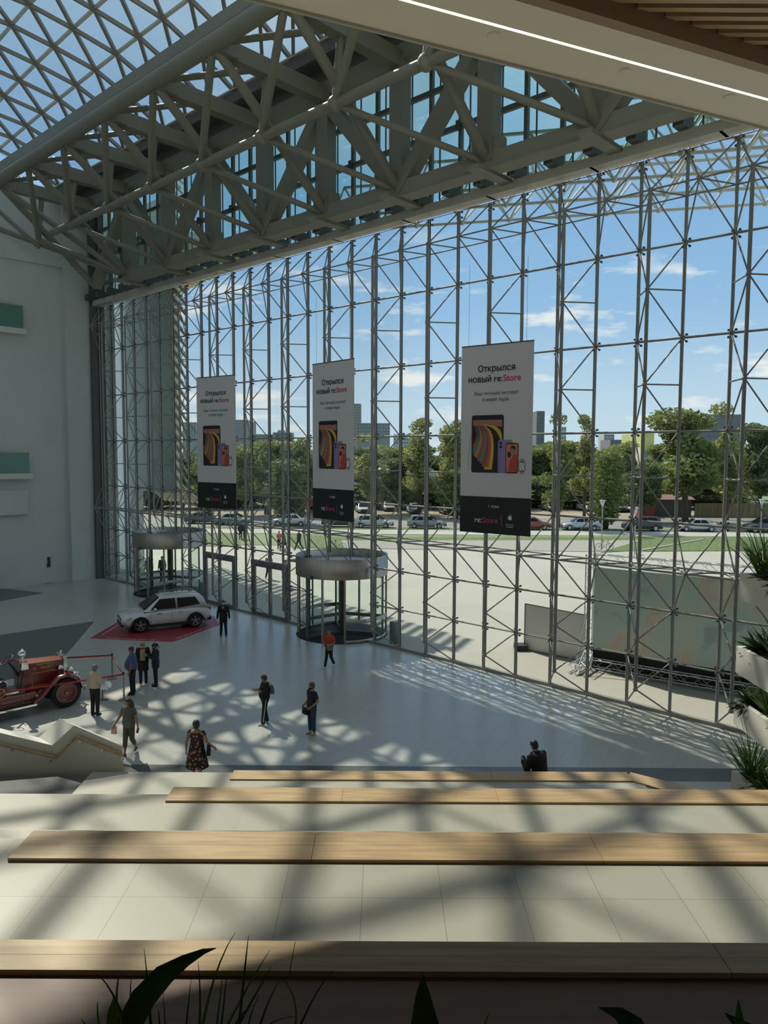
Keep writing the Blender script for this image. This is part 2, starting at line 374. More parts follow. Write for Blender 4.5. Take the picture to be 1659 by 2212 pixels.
for i in range(-17, 15):
    lattice = (i % 2 == 0)                           # pairs i, i+1 carry an inner chord
    cnt_lbl = (i + 18) // 2
    if lattice or i == -17:
        root = thing('facade_lattice_column', W(i * BAY, 0, 0), 'grey tubular steel lattice column of the glass wall, %s from the left wall' % ORD[cnt_lbl], 'lattice column', 'lattice columns of the glass wall')
    blocked = (-13 <= i <= -11) or (-3 <= i <= -1)   # nothing low down where the revolving doors stand
    door = i in (-9, -6)
    low = 3.4 if blocked else (2.95 if door else .06)
    zb = .06
    if -12 <= i <= -11 or -2 <= i <= -1: zb = 3.97
    if i in (-8, -5): zb = 3.05
    strut('post', root, gnode(i, zb), gnode(i, 18.55), RP, STEEL)
    for z in ROWS[1:-1]:
        if z > zb + .1: inst('spider_clamp', CLAMP, root, gnode(i, z), ANG)
    inst('spider_clamp', CLAMP, root, gnode(i, 18.42), ANG)
    # top belt
    T = inode(i, 17.22); Lw = inode(i, 5.02)
    inst('node', NODE, root, T); inst('node', NODE, root, Lw)
    for j in (i, i + 1):
        for z in (18.5, 15.64): strut('brace', root, T, gnode(j, z), RB, STEEL, 6)
        strut('brace', root, T, gnode(j, 17.1), RB, STEEL, 6)
        for z in (6.52, 3.55): strut('brace', root, Lw, gnode(j, z), RB, STEEL, 6)
        strut('brace', root, Lw, gnode(j, 5.05), RB, STEEL, 6)
    if lattice:
        inner_low = .95 if not blocked else 5.02
        strut('inner_chord', root, inode(i, inner_low), inode(i, 17.22), RC, STEEL)
        for z in MIDS:
            q = inode(i, z); inst('node', NODE, root, q)
            for j in (i, i + 1):
                strut('brace', root, q, gnode(j, z), RB, STEEL, 6)
                for dz in (1.52, -1.52): strut('brace', root, q, gnode(j, z + dz), RB, STEEL, 6)
        if inner_low < 1:
            for z, zz in ((2.62, (3.55, 1.81)), (.95, (1.81, .1))):
                q = inode(i, z); inst('node', NODE, root, q)
                for j in (i, i + 1):
                    for z2 in zz:
                        if z2 > (3 if (-12 <= j <= -11 or -2 <= j <= -1) else 0) : strut('brace', root, q, gnode(j, z2), RB, STEEL, 6)
# horizontal belts
def belt(z, n, r, lbl, a=-17, c=15, off=0, segs=None):
    root = thing('facade_rail', W((a + off) * BAY, n, z), lbl, 'rail', 'horizontal rails of the glass wall')
    for s, e in (segs or ((a, c),)): strut('tube', root, W((s + off) * BAY, n, z), W((e + off) * BAY, n, z), r, STEEL)
nm = {1.81: 'grey tube rail across the glass wall at door height', 3.55: 'grey tube rail across the glass wall just above the doors', 6.52: 'grey tube rail across the glass wall at the tree trunks',
      9.56: 'grey tube rail across the glass wall on the horizon line', 12.60: 'grey tube rail across the glass wall at the banner tops', 15.64: 'highest full grey tube rail across the glass wall'}
for z in ROWS[1:-1]:
    belt(z, .07, .04 if z != 1.81 else .03, nm[z], segs=((-17, -13.2), (-10.4, -9), (-7, -6), (-4, -3.1), (-.2, 15)) if z < 3.4 else ((-17, -13.2), (-10.4, -3.1), (-.2, 15)) if z < 4 else None)
belt(17.22, NI, .03, 'upper inner tube rail linking the lattice nodes under the roof truss', a=-17, c=14, off=.5)
belt(5.02, NI, .035, 'lower inner tube rail linking the lattice nodes above the doors', a=-17, c=14, off=.5)
belt(17.1, .07, .026, 'thin tube rail on the glass just under the top beam')
belt(5.05, .07, .026, 'thin tube rail on the glass above the revolving doors')

# pale box beam that crowns the lattice
b = MB(); b.beam(W(TL - .2, .15, 18.86), W(I1 * BAY + 4, .15, 18.86), .62, .34)
for k in range(13):
    t = -24.3 + k * 4.37
    b.beam(W(t, .1, 18.69), W(t, .1, 18.9), .1, .7)
CREAM = mat('cream_painted_steel', (.50, .49, .43), .5)
tag(b.build('facade_head_beam', CREAM), 'pale cream box beam running along the top of the lattice glass wall', 'beam')
# upper glazing behind the roof truss
b = MB(); b.slab([W(TL, -.3, 19), W(TR, -.3, 19), W(TR, -.3, 25.9), W(TL, -.3, 25.9)], N_ * .02)
tag(b.build('window_40', glass('clerestory_glass', (.80, .92, .88), .3)), kind='structure')
DKSTEEL = mat('dark_green_grey_steel', (.16, .185, .17), .5)  # one even green-grey for mullions and transoms
root = thing('clerestory_frame', W(TL, -.1, 19), 'dark grey mullion grid of the glazing behind the roof truss', 'frame')
i = -17
while i < 16:
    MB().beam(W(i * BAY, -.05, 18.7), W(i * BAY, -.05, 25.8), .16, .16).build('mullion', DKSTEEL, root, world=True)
    MB().beam(W(i * BAY + .34, -.2, 18.7), W(i * BAY + .34, -.2, 25.8), .05, .05).build('mullion', STEELD, root, world=True)
    i += 1
for z in (20.15, 21.9, 23.65):
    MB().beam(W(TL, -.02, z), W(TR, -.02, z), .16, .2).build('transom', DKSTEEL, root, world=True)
    for i in range(-17, 16, 2): MB().box(W(i * BAY, .12, z), (.2, .14, .36), ANG).build('bracket', STEELD, root, world=True)
# dark blocks hanging between truss and head beam
root = thing('beam_hanger_row', W(-24, .5, 19.1), 'row of short dark hangers between the roof truss and the cream beam', 'hangers')
for i in range(-17, 15):
    MB().box(W(i * BAY, .55, 19.2), (.34, .8, .36), ANG).build('hanger', STEELD, root, world=True)

# ================================================================== ROOF TRUSS
PT = 4.37
KT = [11.6 - PT * k for k in range(-2, 9)]           # 20.3 ... -23.4
TB = lambda t: W(t, 1.65, 19.35)
TO = lambda t: W(t, 1.65, 24.5)
TI = lambda t: W(t, 7.5, 24.4)
TM = lambda t: W(t, 5.2, 21.6)
TP = lambda t: W(t, 4.9, 24.4)
root = thing('roof_truss', W(-23.4, 1.65, 19), 'massive grey steel space truss spanning above the glass wall', 'roof truss')
TRS = mat('truss_grey_paint', (.21, .21, .17), .48, noise=.04, nscale=.7)
x0, x1 = TL + .1, 21.0
b = MB(); b.beam(W(-19.6, 1.65, 19.35), W(x1, 1.65, 19.35), .5, .6); b.beam(W(-19.6, 1.65, 19.03), W(x1, 1.65, 19.03), .75, .05); b.build('bottom_chord', TRS, root, world=True)
MB().beam(W(x0, 1.65, 24.6), W(x1, 1.65, 24.6), .5, .6).build('outer_top_chord', TRS, root, world=True)
MB().tube(W(x0 - .1, 7.5, 24.4), W(x1, 7.5, 24.4), .33, n=20).build('inner_top_chord', TRS, root, world=True)
b = MB(); b.beam(W(x0, 7.5, 24.95), W(x1, 7.5, 24.95), .35, .5); b.build('chord_cap', TRS, root, world=True)
MB().tube(W(-21.4, 5.2, 21.6), W(x1, 5.2, 21.6), .19, n=14).build('middle_chord', TRS, root, world=True)
MB().tube(W(-21.4, 4.75, 21.75), W(x1, 4.75, 21.75), .09, n=10).build('pipe', mat('dull_metal_pipe', (.3, .3, .29), .3, metal=.8), root, world=True)
for k, t in enumerate(KT):
    if k < len(KT) - 1:
        MB().beam(TB(t), TO(t), .68, .55).build('post', TRS, root, world=True)
    MB().beam(W(t, 7.3, 24.35), W(t, 1.4, 24.35), .52, .66).build('cross_beam', TRS, root, world=True)
    for sgn in (-1, 1):
        t2 = t + sgn * PT
        if k % 2 == 0 and TL < t2 < 22:              # heavy diagonals fan up from every second node
            MB().beam(TB(t), TO(t2) - Vector((0, 0, .3)), .56, .52).build('heavy_diagonal', TRS, root, world=True)
    strut('web', root, TI(t), TB(t), .20, TRS, 12)
    strut('web', root, TP(t), TM(t), .15, TRS, 10)
    if t - PT > TL:
        strut('web', root, TI(t), TM(t - PT), .16, TRS, 12)
        strut('web', root, TM(t - PT), TB(t), .13, TRS, 10)
        strut('web', root, TI(t - PT), TP(t), .13, TRS, 10)
    if k < len(KT) - 1:
        b = MB(); b.box(TB(t) + Vector((0, 0, .45)), (1.25, .46, .7), ANG); b.build('gusset', TRS, root, world=True)
        b = MB(); b.box(TI(t) - N_ * -.5, (.7, .9, .7), ANG); b.build('gusset', TRS, root, world=True)
        b = MB(); b.ball(TM(t), .3, 10, 7); b.build('joint', TRS, root, world=True)
        b = MB(); b.beam(W(t, 2.6, 18.98), W(t, .1, 18.98), .5, .14); b.build('bracket', TRS, root, world=True)
    else: pass
# last raking members down to the corner
strut('web', root, TI(-23.6), TB(-19.3), .17, TRS, 12)
strut('web', root, W(-26.6, 6.2, 22.6), W(-19.5, 1.9, 19.5), .16, TRS, 12)
strut('web', root, TI(-26.2), W(-24, 4.9, 21.3), .14, TRS, 12)

# opaque gutter roof between skylight and glass
b = MB(); b.slab([W(TL, 2.7, 25.45), W(TR, 2.7, 25.45), W(TR, -1.0, 25.45), W(TL, -1.0, 25.45)], (0, 0, .5))
b.beam(W(TL, 2.7, 25.6), W(TR, 2.7, 25.6), .18, .5)
b.beam(W(TL, 1.0, 25.2), W(TR, 1.0, 25.2), 1.6, .5)
tag(b.build('ceiling_gutter', mat('dark_roof_deck', (.12, .12, .11), .7)), kind='structure')
tag(MB().beam(W(TL, 2.85, 25.9), W(TR, 2.85, 25.9), .1, .06).build('trim_3', CREAM), kind='structure')

# ================================================================== SKYLIGHT (triangular grid)
def zs(t, n):                                         # a vault that springs from the gutter
    z = 25.9
    for n0, n1, k in ((2.8, 9.5, .60), (9.5, 13.5, .42), (13.5, 18, .22), (18, 40, .03)): z += k * max(0, min(n, n1) - n0)
    if t < -5: z -= .0006 * (t + 5) ** 2 * max(0, n - 4)
    return z
def lift(tt, nn, zref=25.5):                         # the same sight line, on the roof surface
    p = W(tt, nn, zref); r = p - Vector((0, 0, EYE)); k = .95
    while k < 2.5:
        q = Vector((0, 0, EYE)) + r * k; t, n, z = tn(q)
        if z > zs(t, n): break
        k += .002
    return t, n
rowsn = []; S = 2.13
for nn, t0 in [(3.08, -16.59), (6.03, -12.29), (8.52, -8.9), (10.6, -8.31)]:
    t, n = lift(t0, nn); rowsn.append((n, t))
LINK = [(0, 1), (0, 1), (-1, 0)]                     # row r+1 node 0 -> row r nodes
n_last, tt = rowsn[-1]
while n_last < NB - 2:
    sl = (zs(0, n_last + .5) - zs(0, n_last)) / .5
    n_last += 1.84 / sqrt(1 + sl * sl); tt -= S / 2; rowsn.append((n_last, tt)); LINK.append((-1, 0))
GR = mat('skylight_grid_grey', (.25, .24, .22), .5)
root = thing('skylight_grid', W(TL, 3, 26), 'triangular grey steel grid carrying the roof glass', 'skylight grid')
thin = MB(); steep = MB(); shal = MB(); gl = MB()
def inside(t): return TL - .3 <= t <= TR - .1
for r, (n, t0) in enumerate(rowsn):
    for j in range(-45, 65):
        a = t0 + j * S; c = a + S
        if not inside(a): continue
        if inside(c):
            for dx in (-.05, .05): thin.beam(W(a, n + dx, zs(a, n) + .05), W(c, n + dx, zs(c, n) + .05), .035, .12)
        if r:
            n2, u0 = rowsn[r - 1]; l0, l1 = LINK[r - 1]
            p = u0 + (j + l0) * S; q = u0 + (j + l1) * S
            if inside(p): steep.beam(W(a, n, zs(a, n)), W(p, n2, zs(p, n2)), .15, .18)
            if inside(q): shal.beam(W(a, n, zs(a, n)), W(q, n2, zs(q, n2)), .15, .18)
thin.build('row_bar', CREAM, root, world=True); o_ = len(steep.v); steep.v += shal.v; steep.f += [tuple(i + o_ for i in q) for q in shal.f]; steep.m += shal.m; steep.s += shal.s; steep.build('diagonal_grid', GR, root, world=True)
for r in range(len(rowsn) - 1):
    n, n2 = (rowsn[r][0] if r else 2.7), rowsn[r + 1][0]
    t = TL
    while t < TR:
        gl.add([W(t, n, zs(t, n) + .14), W(t + 3, n, zs(t + 3, n) + .14), W(t + 3, n2, zs(t + 3, n2) + .14), W(t, n2, zs(t, n2) + .14)], [(0, 1, 2, 3)]); t += 3
tag(gl.build('window_50', GLASSR), kind='structure')

# ================================================================== CEILING AT THE VIEWER'S SIDE
CZ = 16.6
hh = CZ - EYE
cd = Vector((.913, .408, 0)).normalized(); cn = Vector((-cd.y, cd.x, 0))   # cn points away from the soffit, towards the hall
c0 = Vector((-.144 * hh, 1.83 * hh, CZ))
def C(s, w, z=0): return c0 + cd * s - cn * w + Vector((0, 0, z))
w_led = (c0 - Vector((.041 * hh, 1.7625 * hh, CZ))).dot(cn)
w_wood = (c0 - Vector((.325 * hh, 1.76 * hh, CZ))).dot(cn)
SOF = mat('cream_soffit', (.90, .81, .64), .6)
b = MB(); b.slab([C(-30, 0), C(30, 0), C(30, w_led - .035), C(-30, w_led - .035)], (0, 0, .45)); b.slab([C(-30, w_led + .035), C(30, w_led + .035), C(30, w_wood), C(-30, w_wood)], (0, 0, .45))
b.slab([C(-30, 0, .45), C(30, 0, .45), C(30, 30, .45), C(-30, 30, .45)], (0, 0, .3))
tag(b.build('ceiling', SOF), kind='structure')
tag(MB().beam(C(-30, .03, -.03), C(30, .03, -.03), .05, .05).build('trim_4', CREAM), kind='structure')
tag(MB().slab([C(-30, w_led - .035, .03), C(30, w_led - .035, .03), C(30, w_led + .035, .03), C(-30, w_led + .035, .03)], (0, 0, .04)).build('led_strip', mat('led_strip_glow', (1, 1, 1), .5, emit=(1, .90, .74), estr=11)),
    'long glowing warm white light strip set into the pale ceiling edge', 'light strip')
BRN = mat('brown_timber_edge', (.34, .22, .13), .5)
tag(MB().beam(C(-30, w_wood + .12, .12), C(30, w_wood + .12, .12), .24, .42).build('trim_5', BRN), kind='structure')
SLAT = wood('ceiling_slat_oak', (.50, .32, .17), (.62, .42, .24), (1, 12, 12))
root = thing('slatted_ceiling', C(0, 3, .3), 'oak slatted ceiling panel with dark gaps above the light strip', 'slatted ceiling')
dark = MB(); dark.slab([C(-30, w_wood + .2, .42), C(30, w_wood + .2, .42), C(30, 16, .42), C(-30, 16, .42)], (0, 0, .02)); dark.build('backing', BLACK, root, world=True)
for k in range(22):
    y = 17.1 - .27 * k
    # where the slat meets the timber edge
    q0 = c0 - cn * (w_wood + .2); s_ = (y - q0.y) / cd.y; xa = (q0 + cd * s_).x
    MB().box((xa + 8, y, CZ + .3), (16, .135, .15)).build('slat', SLAT, root, world=True)
SPOT = MB().lathe((0, 0, 0), [(.0, -.02), (.10, -.02), (.13, -.005), (.13, .0)], 20).mesh('downlight', SOF)
for k, (px, py) in enumerate(((1067, 76), (1349, 153), (1575, 209))):
    o = bpy.data.objects.new('downlight', SPOT); COL.objects.link(o); o.location = gp(px, py, CZ) + Vector((0, 0, -.003))
    tag(o, ('round recessed downlight in the ceiling edge, leftmost', 'round recessed downlight in the ceiling edge, middle one', 'round recessed downlight in the ceiling edge, rightmost')[k], 'downlight', 'downlights in the pale ceiling')

# ================================================================== STEPPED SEATING
TREAD = [tile_mat('step_tile_a', (.39, .38, .325), 0, .6, .6, (.155, -.06), rough=.4, line=.005, lcol=(.2, .2, .19), var=.04),
         tile_mat('step_tile_b', (.39, .38, .325), 0, .6, .6, (.2, .35), rough=.4, line=.005, lcol=(.3, .3, .28), var=.04),
         tile_mat('step_tile_c', (.39, .38, .325), 0, .6, .6, (.0, .2), rough=.4, line=.005, lcol=(.3, .3, .28), var=.04)]
XR = 6.9
def tier(name, x0, x1, y0, y1, z, m, zb=0): return tag(MB().bbox((x0, y0, zb), (x1, y1, z)).build(name, m), kind='structure')
tier('floor_upper', -9, 14, -9, 3.66, 5.2, TREAD[0])
tier('floor_tier_1', -9, XR, 3.66, 6.32, 5.47, TREAD[0])
tier('floor_tier_2', -9, XR, 6.32, 8.2, 4.58, TREAD[1])
tier('floor_tier_3', -9, XR, 8.2, 11.0, 3.70, TREAD[1])
tier('floor_tier_4', -6.2, XR, 11.0, 12.8, 2.6, TREAD[2])
tier('floor_tier_5', -6.2, 5.4, 12.8, 15.72, 2.00, TREAD[2])
tier('floor_tier_6', -5.4, 4.9, 15.72, 16.3, 1.6, TREAD[2])
tier('floor_tier_8', -5.4, 4.9, 16.3, 17.3, 1.15, TREAD[2])
tier('floor_tier_7', -5.4, 4.9, 17.3, 18.8, .4, TREAD[2])
SHD = mat('bench_shadow_line', (.05, .03, .02), .7)  # shadow line under the planks, put into the plinth colour
def bench(x0, x1, y0, y1, z, label, joints, slant0=0):
    root = thing('bench', ((x0 + x1) / 2, (y0 + y1) / 2, z - .3), label, 'bench', 'wooden bench tops of the stepped seating')
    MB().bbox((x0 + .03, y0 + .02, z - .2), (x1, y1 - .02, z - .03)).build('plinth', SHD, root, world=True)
    xs = [x0] + joints + [x1]
    for k in range(len(xs) - 1):
        o = MB().bbox((xs[k] + .002, y0, z - .03), (xs[k + 1] - .002, (y0 + y1) / 2 - .001, z)).bbox((xs[k] + .002, (y0 + y1) / 2 + .001, z - .03), (xs[k + 1] - .002, y1, z)).build('plank', OAK, root, world=True)
    return root
def by(y, z): return gp(800, y, z).y
bench(-4, XR - .1, by(2098, 6.22), by(2033, 6.22), 6.22, 'nearest oak bench top, behind the foreground leaves', [-2.9, -.46, 1.75])
bench(gp(8, 1862, 5.50).x, XR - .1, by(1857, 5.50), by(1797, 5.50), 5.50, 'second nearest long oak bench top, starting at the left edge', [-.58, 1.80, 4.1])
bench(gp(354, 1733, 3.73).x, XR - .1, by(1731, 3.73), by(1702, 3.73), 3.73, 'third oak bench top from the viewer', [-.6, 1.7, 4])
yd0, yd1 = by(1684, 2.03), by(1665, 2.03); xd = gp(1350, 1663, 2.03).x
r4 = bench(gp(495, 1685, 2.03).x, xd, yd0, yd1, 2.03, 'farthest oak bench top, in front of the seated man', [-.2, 2.3])
MB().prism([(xd, yd0), (xd + .07, yd1), (xd + 1.75, yd1 - 1.2), (xd + 1.4, yd0 - 1.2)], 1.985, 2.03).build('corner_plank', OAK, r4, world=True)
# planter shelf at the viewer's feet
DW = wood('dark_red_brown_timber', (.15, .078, .05), (.19, .105, .07), (1, 9, 9))
root = thing('planter_shelf', (0, 3, 6.0), 'dark brown timber planter cap nearest the viewer', 'planter')
MB().bbox((-6, 1.9, 6.12), (XR - .1, by(2098, 6.22) - .002, 6.19)).build('cap', DW, root, world=True)
MB().bbox((-6, .4, 5.5), (XR, 1.9, 6.0)).build('soil', mat('dark_soil', (.03, .022, .015), .9), root, world=True)
MB().bbox((-6, 3.45, 5.47), (XR, 3.54, 6.1)).build('front_board', DW, root, world=True)
tag(MB().bbox((-9, -6, 6.9), (14, .35, 7.15)).build('floor_gallery', TREAD[0]), kind='structure')

# ================================================================== ZIGZAG STAIR PARAPET, LEFT
PW = mat('white_parapet', (.66, .66, .62), .6)
def rp(px, py, d=16): return dp(px, py, d)
root = thing('stair_parapet', (-7, 16, 0), 'white zigzag stair parapet wall with an oak handrail', 'parapet')
poly = [(-150, 1547), (113, 1610), (160, 1567), (265, 1612)]
top = [rp(*p) for p in poly]
pts = [Vector((top[0].x, 16, 0))] + top + [Vector((top[-1].x, 16, 0))]
b = MB(); b.slab(pts[:3] + [Vector((top[1].x, 16, 0))], (-.5, .45, 0)); b.slab([Vector((top[1].x, 16, 0)), top[1], top[2], Vector((top[2].x, 16, 0))], (-.5, .45, 0)); b.slab([Vector((top[2].x, 16, 0)), top[2], top[3], Vector((top[3].x, 16, 0))], (-.5, .45, 0))
b.build('wall', PW, root, world=True)
hr = [dp(*p, 15.9) for p in ((-150, 1571), (0, 1608), (122, 1637), (165, 1592), (265, 1632))]
b = MB()
for p, q in zip(hr, hr[1:]): b.beam(p, q, .06, .05)
b.build('handrail', OAK, root, world=True)
for px, py in ((20, 1614), (45, 1620), (105, 1636), (170, 1597), (220, 1616), (262, 1633)):
    q = dp(px, py, 15.9); b = MB().tube(q, q + Vector((0, 0, -.09)), .012, n=6).tube(q + Vector((0, 0, -.09)), q + Vector((0, .1, -.09)), .012, n=6).box(q + Vector((0, .09, -.09)), (.05, .02, .07))
    b.build('rail_bracket', SHINY, root, world=True)
# low platform left of the benches, its shade put into the dark tile colour
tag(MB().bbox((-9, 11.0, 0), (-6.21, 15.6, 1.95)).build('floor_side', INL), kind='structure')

# ================================================================== PLANTER BALCONIES, RIGHT
PLM = mat('planter_white', (.62, .60, .56), .6)
SOIL = MATS['dark_soil']
PLANTERS = []
lv = [(6.49, 6.01, 14.8, 'top'), (5.03, 4.53, 14.8, 'second from the top'), (3.97, 3.49, 14.8, 'third from the top'), (2.49, 1.95, 14.8, 'lowest')]
for k, (zt, zb_, yt, w) in enumerate(lv):
    root = thing('balcony_planter', (7.3, yt - 1, zb_), 'white balcony planter box at the right edge, %s' % w, 'planter', 'planter balconies at the right')
    o = .0
    b = MB(); b.bbox((7.0, 9, zb_), (7.1, yt, zt)); b.bbox((7.1, yt - .1, zb_), (8.15, yt, zt)); b.bbox((7.0, 9, zb_ - .04), (8.15, yt, zb_)); b.build('box', PLM, root, world=True)
    MB().bbox((7.1, 9, zt - .14), (8.15, yt - .1, zt - .08)).build('soil', SOIL, root, world=True)
    if k in (0, 2): MB().bbox((7.35, 9, zb_ - .62), (8.15, yt - .6, zb_ - .04)).build('soffit', mat('beige_soffit', (.48, .44, .38), .6), root, world=True)
    PLANTERS.append((zt, yt, root))
tag(MB().bbox((8.2, 9, 0), (8.4, 14.6, 6.3)).build('wall_planter_side', mat('near_black_wall', (.05, .05, .045), .8)), kind='structure')  # one even near-black tone behind the planters

# ================================================================== GALLERIES AND KIOSK AT THE LEFT WALL
def wl(px, py):                                       # on the left wall plane
    r = sight(px, py); d = (W(TL, 0, 0).dot(E_)) / r.dot(E_); return Vector((0, 0, EYE)) + r * d
for k, (xr, yt, yb, ys, lb) in enumerate(((42, 663, 712, 724, 'upper'), (56, 978, 1022, 1034, 'lower'))):
    p = wl(xr, yt); q = wl(xr, yb); s = wl(xr, ys); far = wl(-160, yt)
    n1 = tn(p)[1]; n2 = tn(far)[1]
    root = thing('gallery_balustrade', p, '%s green glass balustrade with timber rail on the left white wall' % lb, 'balustrade', 'glass balustrades on the left wall')
    zt, zb_ = p.z, q.z
    MB().slab([W(TL + .5, n1, zb_), W(TL + .5, n2, zb_), W(TL + .5, n2, zt), W(TL + .5, n1, zt)], E_ * .02).build('glass_panel', mat('sea_green_glass', (.12, .26, .225), .12, spec=.6), root, world=True)
    MB().beam(W(TL + .5, n1, zt), W(TL + .5, n2, zt), .08, .06).build('rail', OAK, root, world=True)
    MB().slab([W(TL, n1 - .15, zb_ - .35), W(TL, n2, zb_ - .35), W(TL, n2, zb_), W(TL, n1 - .15, zb_)], E_ * .6).build('slab', PW, root, world=True)
if 1:
    b = MB(); p = wl(58, 1110); n1 = tn(p)[1]; b.slab([W(TL, n1, p.z), W(TL, n1 + 16, p.z), W(TL, n1 + 16, p.z + 1.6), W(TL, n1, p.z + 1.6)], E_ * .3)
    tag(b.build('wall_left_bulkhead', WHITE), kind='structure')
k0 = gp(104, 1259); root = thing('thermometer_stand', k0, 'slim white screening stand with red screen by the left wall', 'stand', rz=ANG)
MB().bbox((-.35, -.3, 0), (.35, .3, .03)).build('base', mat('grey_base', (.3, .3, .3), .5), root)
MB().bbox((-.06, -.06, 0), (.06, .06, 1.35)).build('column', PW, root)
MB().bbox((-.18, -.05, 1.1), (.18, .12, 1.75)).bbox((-.2, -.1, 1.72), (.2, .15, 1.76)).build('screen_housing', mat('dark_housing', (.05, .05, .05), .4), root)
MB().bbox((-.16, -.09, 1.05), (.16, -.06, 1.32)).build('red_screen', mat('dull_red_screen', (.14, .02, .02), .3), root)
# ================================================================== OUTSIDE GROUND
def flat(name, pts, z, m, lab=None): return tag(MB().prism([p.xy if hasattr(p, 'xy') else p for p in pts], z - .05, z).build(name, m), kind='structure')
PLAZA = tile_mat('plaza_concrete', (.34, .325, .295), radians(-30), 3, 3, rough=.75, line=.012, lcol=(.42, .40, .37), var=.07)
b = MB(); b.slab([W(-140, -.12, -.03), W(140, -.12, -.03), W(140, -110, -.03), W(-140, -110, -.03)], (0, 0, -.2)); tag(b.build('ground', PLAZA), kind='structure')
FAR = mat('far_ground', (.16, .20, .10), .9, noise=.3, nscale=.05)
flat('ground_far', [(-600, 84), (600, 60), (1600, 1800), (-1600, 1800)], 0, FAR)
GRASS = mat('lawn_green', (.085, .125, .035), .85, noise=.45, nscale=2.5, bump=.3)
GRAVEL = mat('grey_gravel', (.27, .255, .235), .9, noise=.45, nscale=14, bump=.5)
ASPH = mat('asphalt', (.19, .19, .19), .85, noise=.12, nscale=.3)
DIRT = mat('dry_dirt', (.25, .21, .15), .9, noise=.25, nscale=.3)
WALK = mat('pale_pavement', (.34, .33, .31), .8, noise=.06, nscale=.5)
G = gp
flat('ground_gravel', [G(745, 1184), G(735, 1164), G(1390, 1166), G(1300, 1192)], .01, GRAVEL)
flat('ground_lawn_1', [G(380, 1178), G(380, 1143), G(508, 1144.5), G(522, 1181)], .02, GRASS)
flat('ground_lawn_2', [G(632, 1184), G(596, 1151), G(716, 1159), G(746, 1184)], .02, GRASS)
flat('ground_lawn_3', [G(1298, 1193), G(1385, 1167), G(1516, 1165), G(1385, 1189)], .02, GRASS)
flat('ground_lawn_4', [G(1390, 1191), G(1522, 1165.5), G(1760, 1164), G(1760, 1189)], .02, GRASS)
flat('ground_grass_strip', [G(720, 1161), G(1700, 1160), G(1700, 1166.5), G(720, 1167)], .03, GRASS)
flat('ground_pavement', [G(-100, 1139), G(1760, 1151), G(1760, 1161), G(-100, 1148)], .04, WALK)
flat('ground_road', [G(-100, 1112), G(1760, 1122), G(1760, 1150), G(-100, 1140)], .03, ASPH)
flat('ground_dirt', [G(-100, 1088), G(1760, 1096), G(1760, 1124), G(-100, 1114)], .05, DIRT)
flat('ground_verge', [G(-100, 1135), G(1760, 1146), G(1760, 1150), G(-100, 1138.5)], .06, GRASS)
tag(MB().beam(G(1385, 1190), G(1520, 1165.5), .25, .2).build('trim_kerb', WALK), kind='structure')

# ================================================================== TREES
BARK = mat('bark', (.10, .075, .05), .9, noise=.3, nscale=4)
LEAFS = [mat('leaf_green_a', (.15, .20, .06), .6, noise=.45, nscale=.9), mat('leaf_green_b', (.21, .25, .085), .6, noise=.45, nscale=.9), mat('leaf_green_c', (.10, .145, .055), .6, noise=.45, nscale=.9)]
for m in LEAFS:                                      # leaves let some light through
    nt = m.node_tree; pb = nt.nodes['Principled BSDF']; tr_ = nt.nodes.new('ShaderNodeBsdfTranslucent'); mx_ = nt.nodes.new('ShaderNodeMixShader'); mx_.inputs[0].default_value = .34
    c_ = pb.inputs['Base Color'].default_value; tr_.inputs[0].default_value = (c_[0] * 1.7, c_[1] * 1.35, c_[2] * 1.3, 1)
    nt.links.new(pb.outputs[0], mx_.inputs[1]); nt.links.new(tr_.outputs[0], mx_.inputs[2]); nt.links.new(mx_.outputs[0], nt.nodes['Material Output'].inputs[0])
def crown_mesh(seed, n, blobs, leaf):
    rnd = random.Random(seed); b = MB()
    for _ in range(n):
        c, r = rnd.choice(blobs)
        while 1:
            d = Vector((rnd.uniform(-1, 1), rnd.uniform(-1, 1), rnd.uniform(-1, 1)))
            if .3 < d.length < 1: break
        p = Vector((c[0] + d.x * r[0], c[1] + d.y * r[1], c[2] + d.z * r[2]))
        a = Vector((rnd.gauss(0, 1), rnd.gauss(0, 1), rnd.gauss(0, .6))).normalized(); u = a.orthogonal().normalized(); v = a.cross(u)
        g = rnd.uniform(0, pi); s = leaf * rnd.uniform(.6, 1.4); uu = (u * cos(g) + v * sin(g)) * s; vv = (v * cos(g) - u * sin(g)) * s * .55
        b.add([p - uu, p + vv, p + uu, p - vv], [(0, 1, 2, 3)])
    return b
def blobs_for(kind, seed):
    rnd = random.Random(seed); out = []
    if kind == 'column':
        for k in range(14): z = 1.2 + k * .6; w = .8 + .5 * sin(k / 13 * pi) + rnd.uniform(-.1, .3); out.append(((rnd.uniform(-.3, .3), rnd.uniform(-.3, .3), z), (w, w, .8)))
    elif kind == 'round':
        for k in range(22):
            a = rnd.uniform(0, 2 * pi); q = rnd.uniform(.3, 2.6); z = rnd.uniform(2.6, 9); q *= 1 - abs(z - 5.2) / 8
            out.append(((q * cos(a), q * sin(a), z), (rnd.uniform(.8, 1.5),) * 2 + (rnd.uniform(.6, 1.1),)))
    else:                                            # wispy poplar / birch
        for k in range(20):
            z = rnd.uniform(2.2, 9.8); q = rnd.uniform(0, 1.9) * (1.15 - z / 12); a = rnd.uniform(0, 2 * pi)
            out.append(((q * cos(a), q * sin(a), z), (rnd.uniform(.5, .95),) * 2 + (rnd.uniform(.5, .9),)))
    return out
TREE = {}
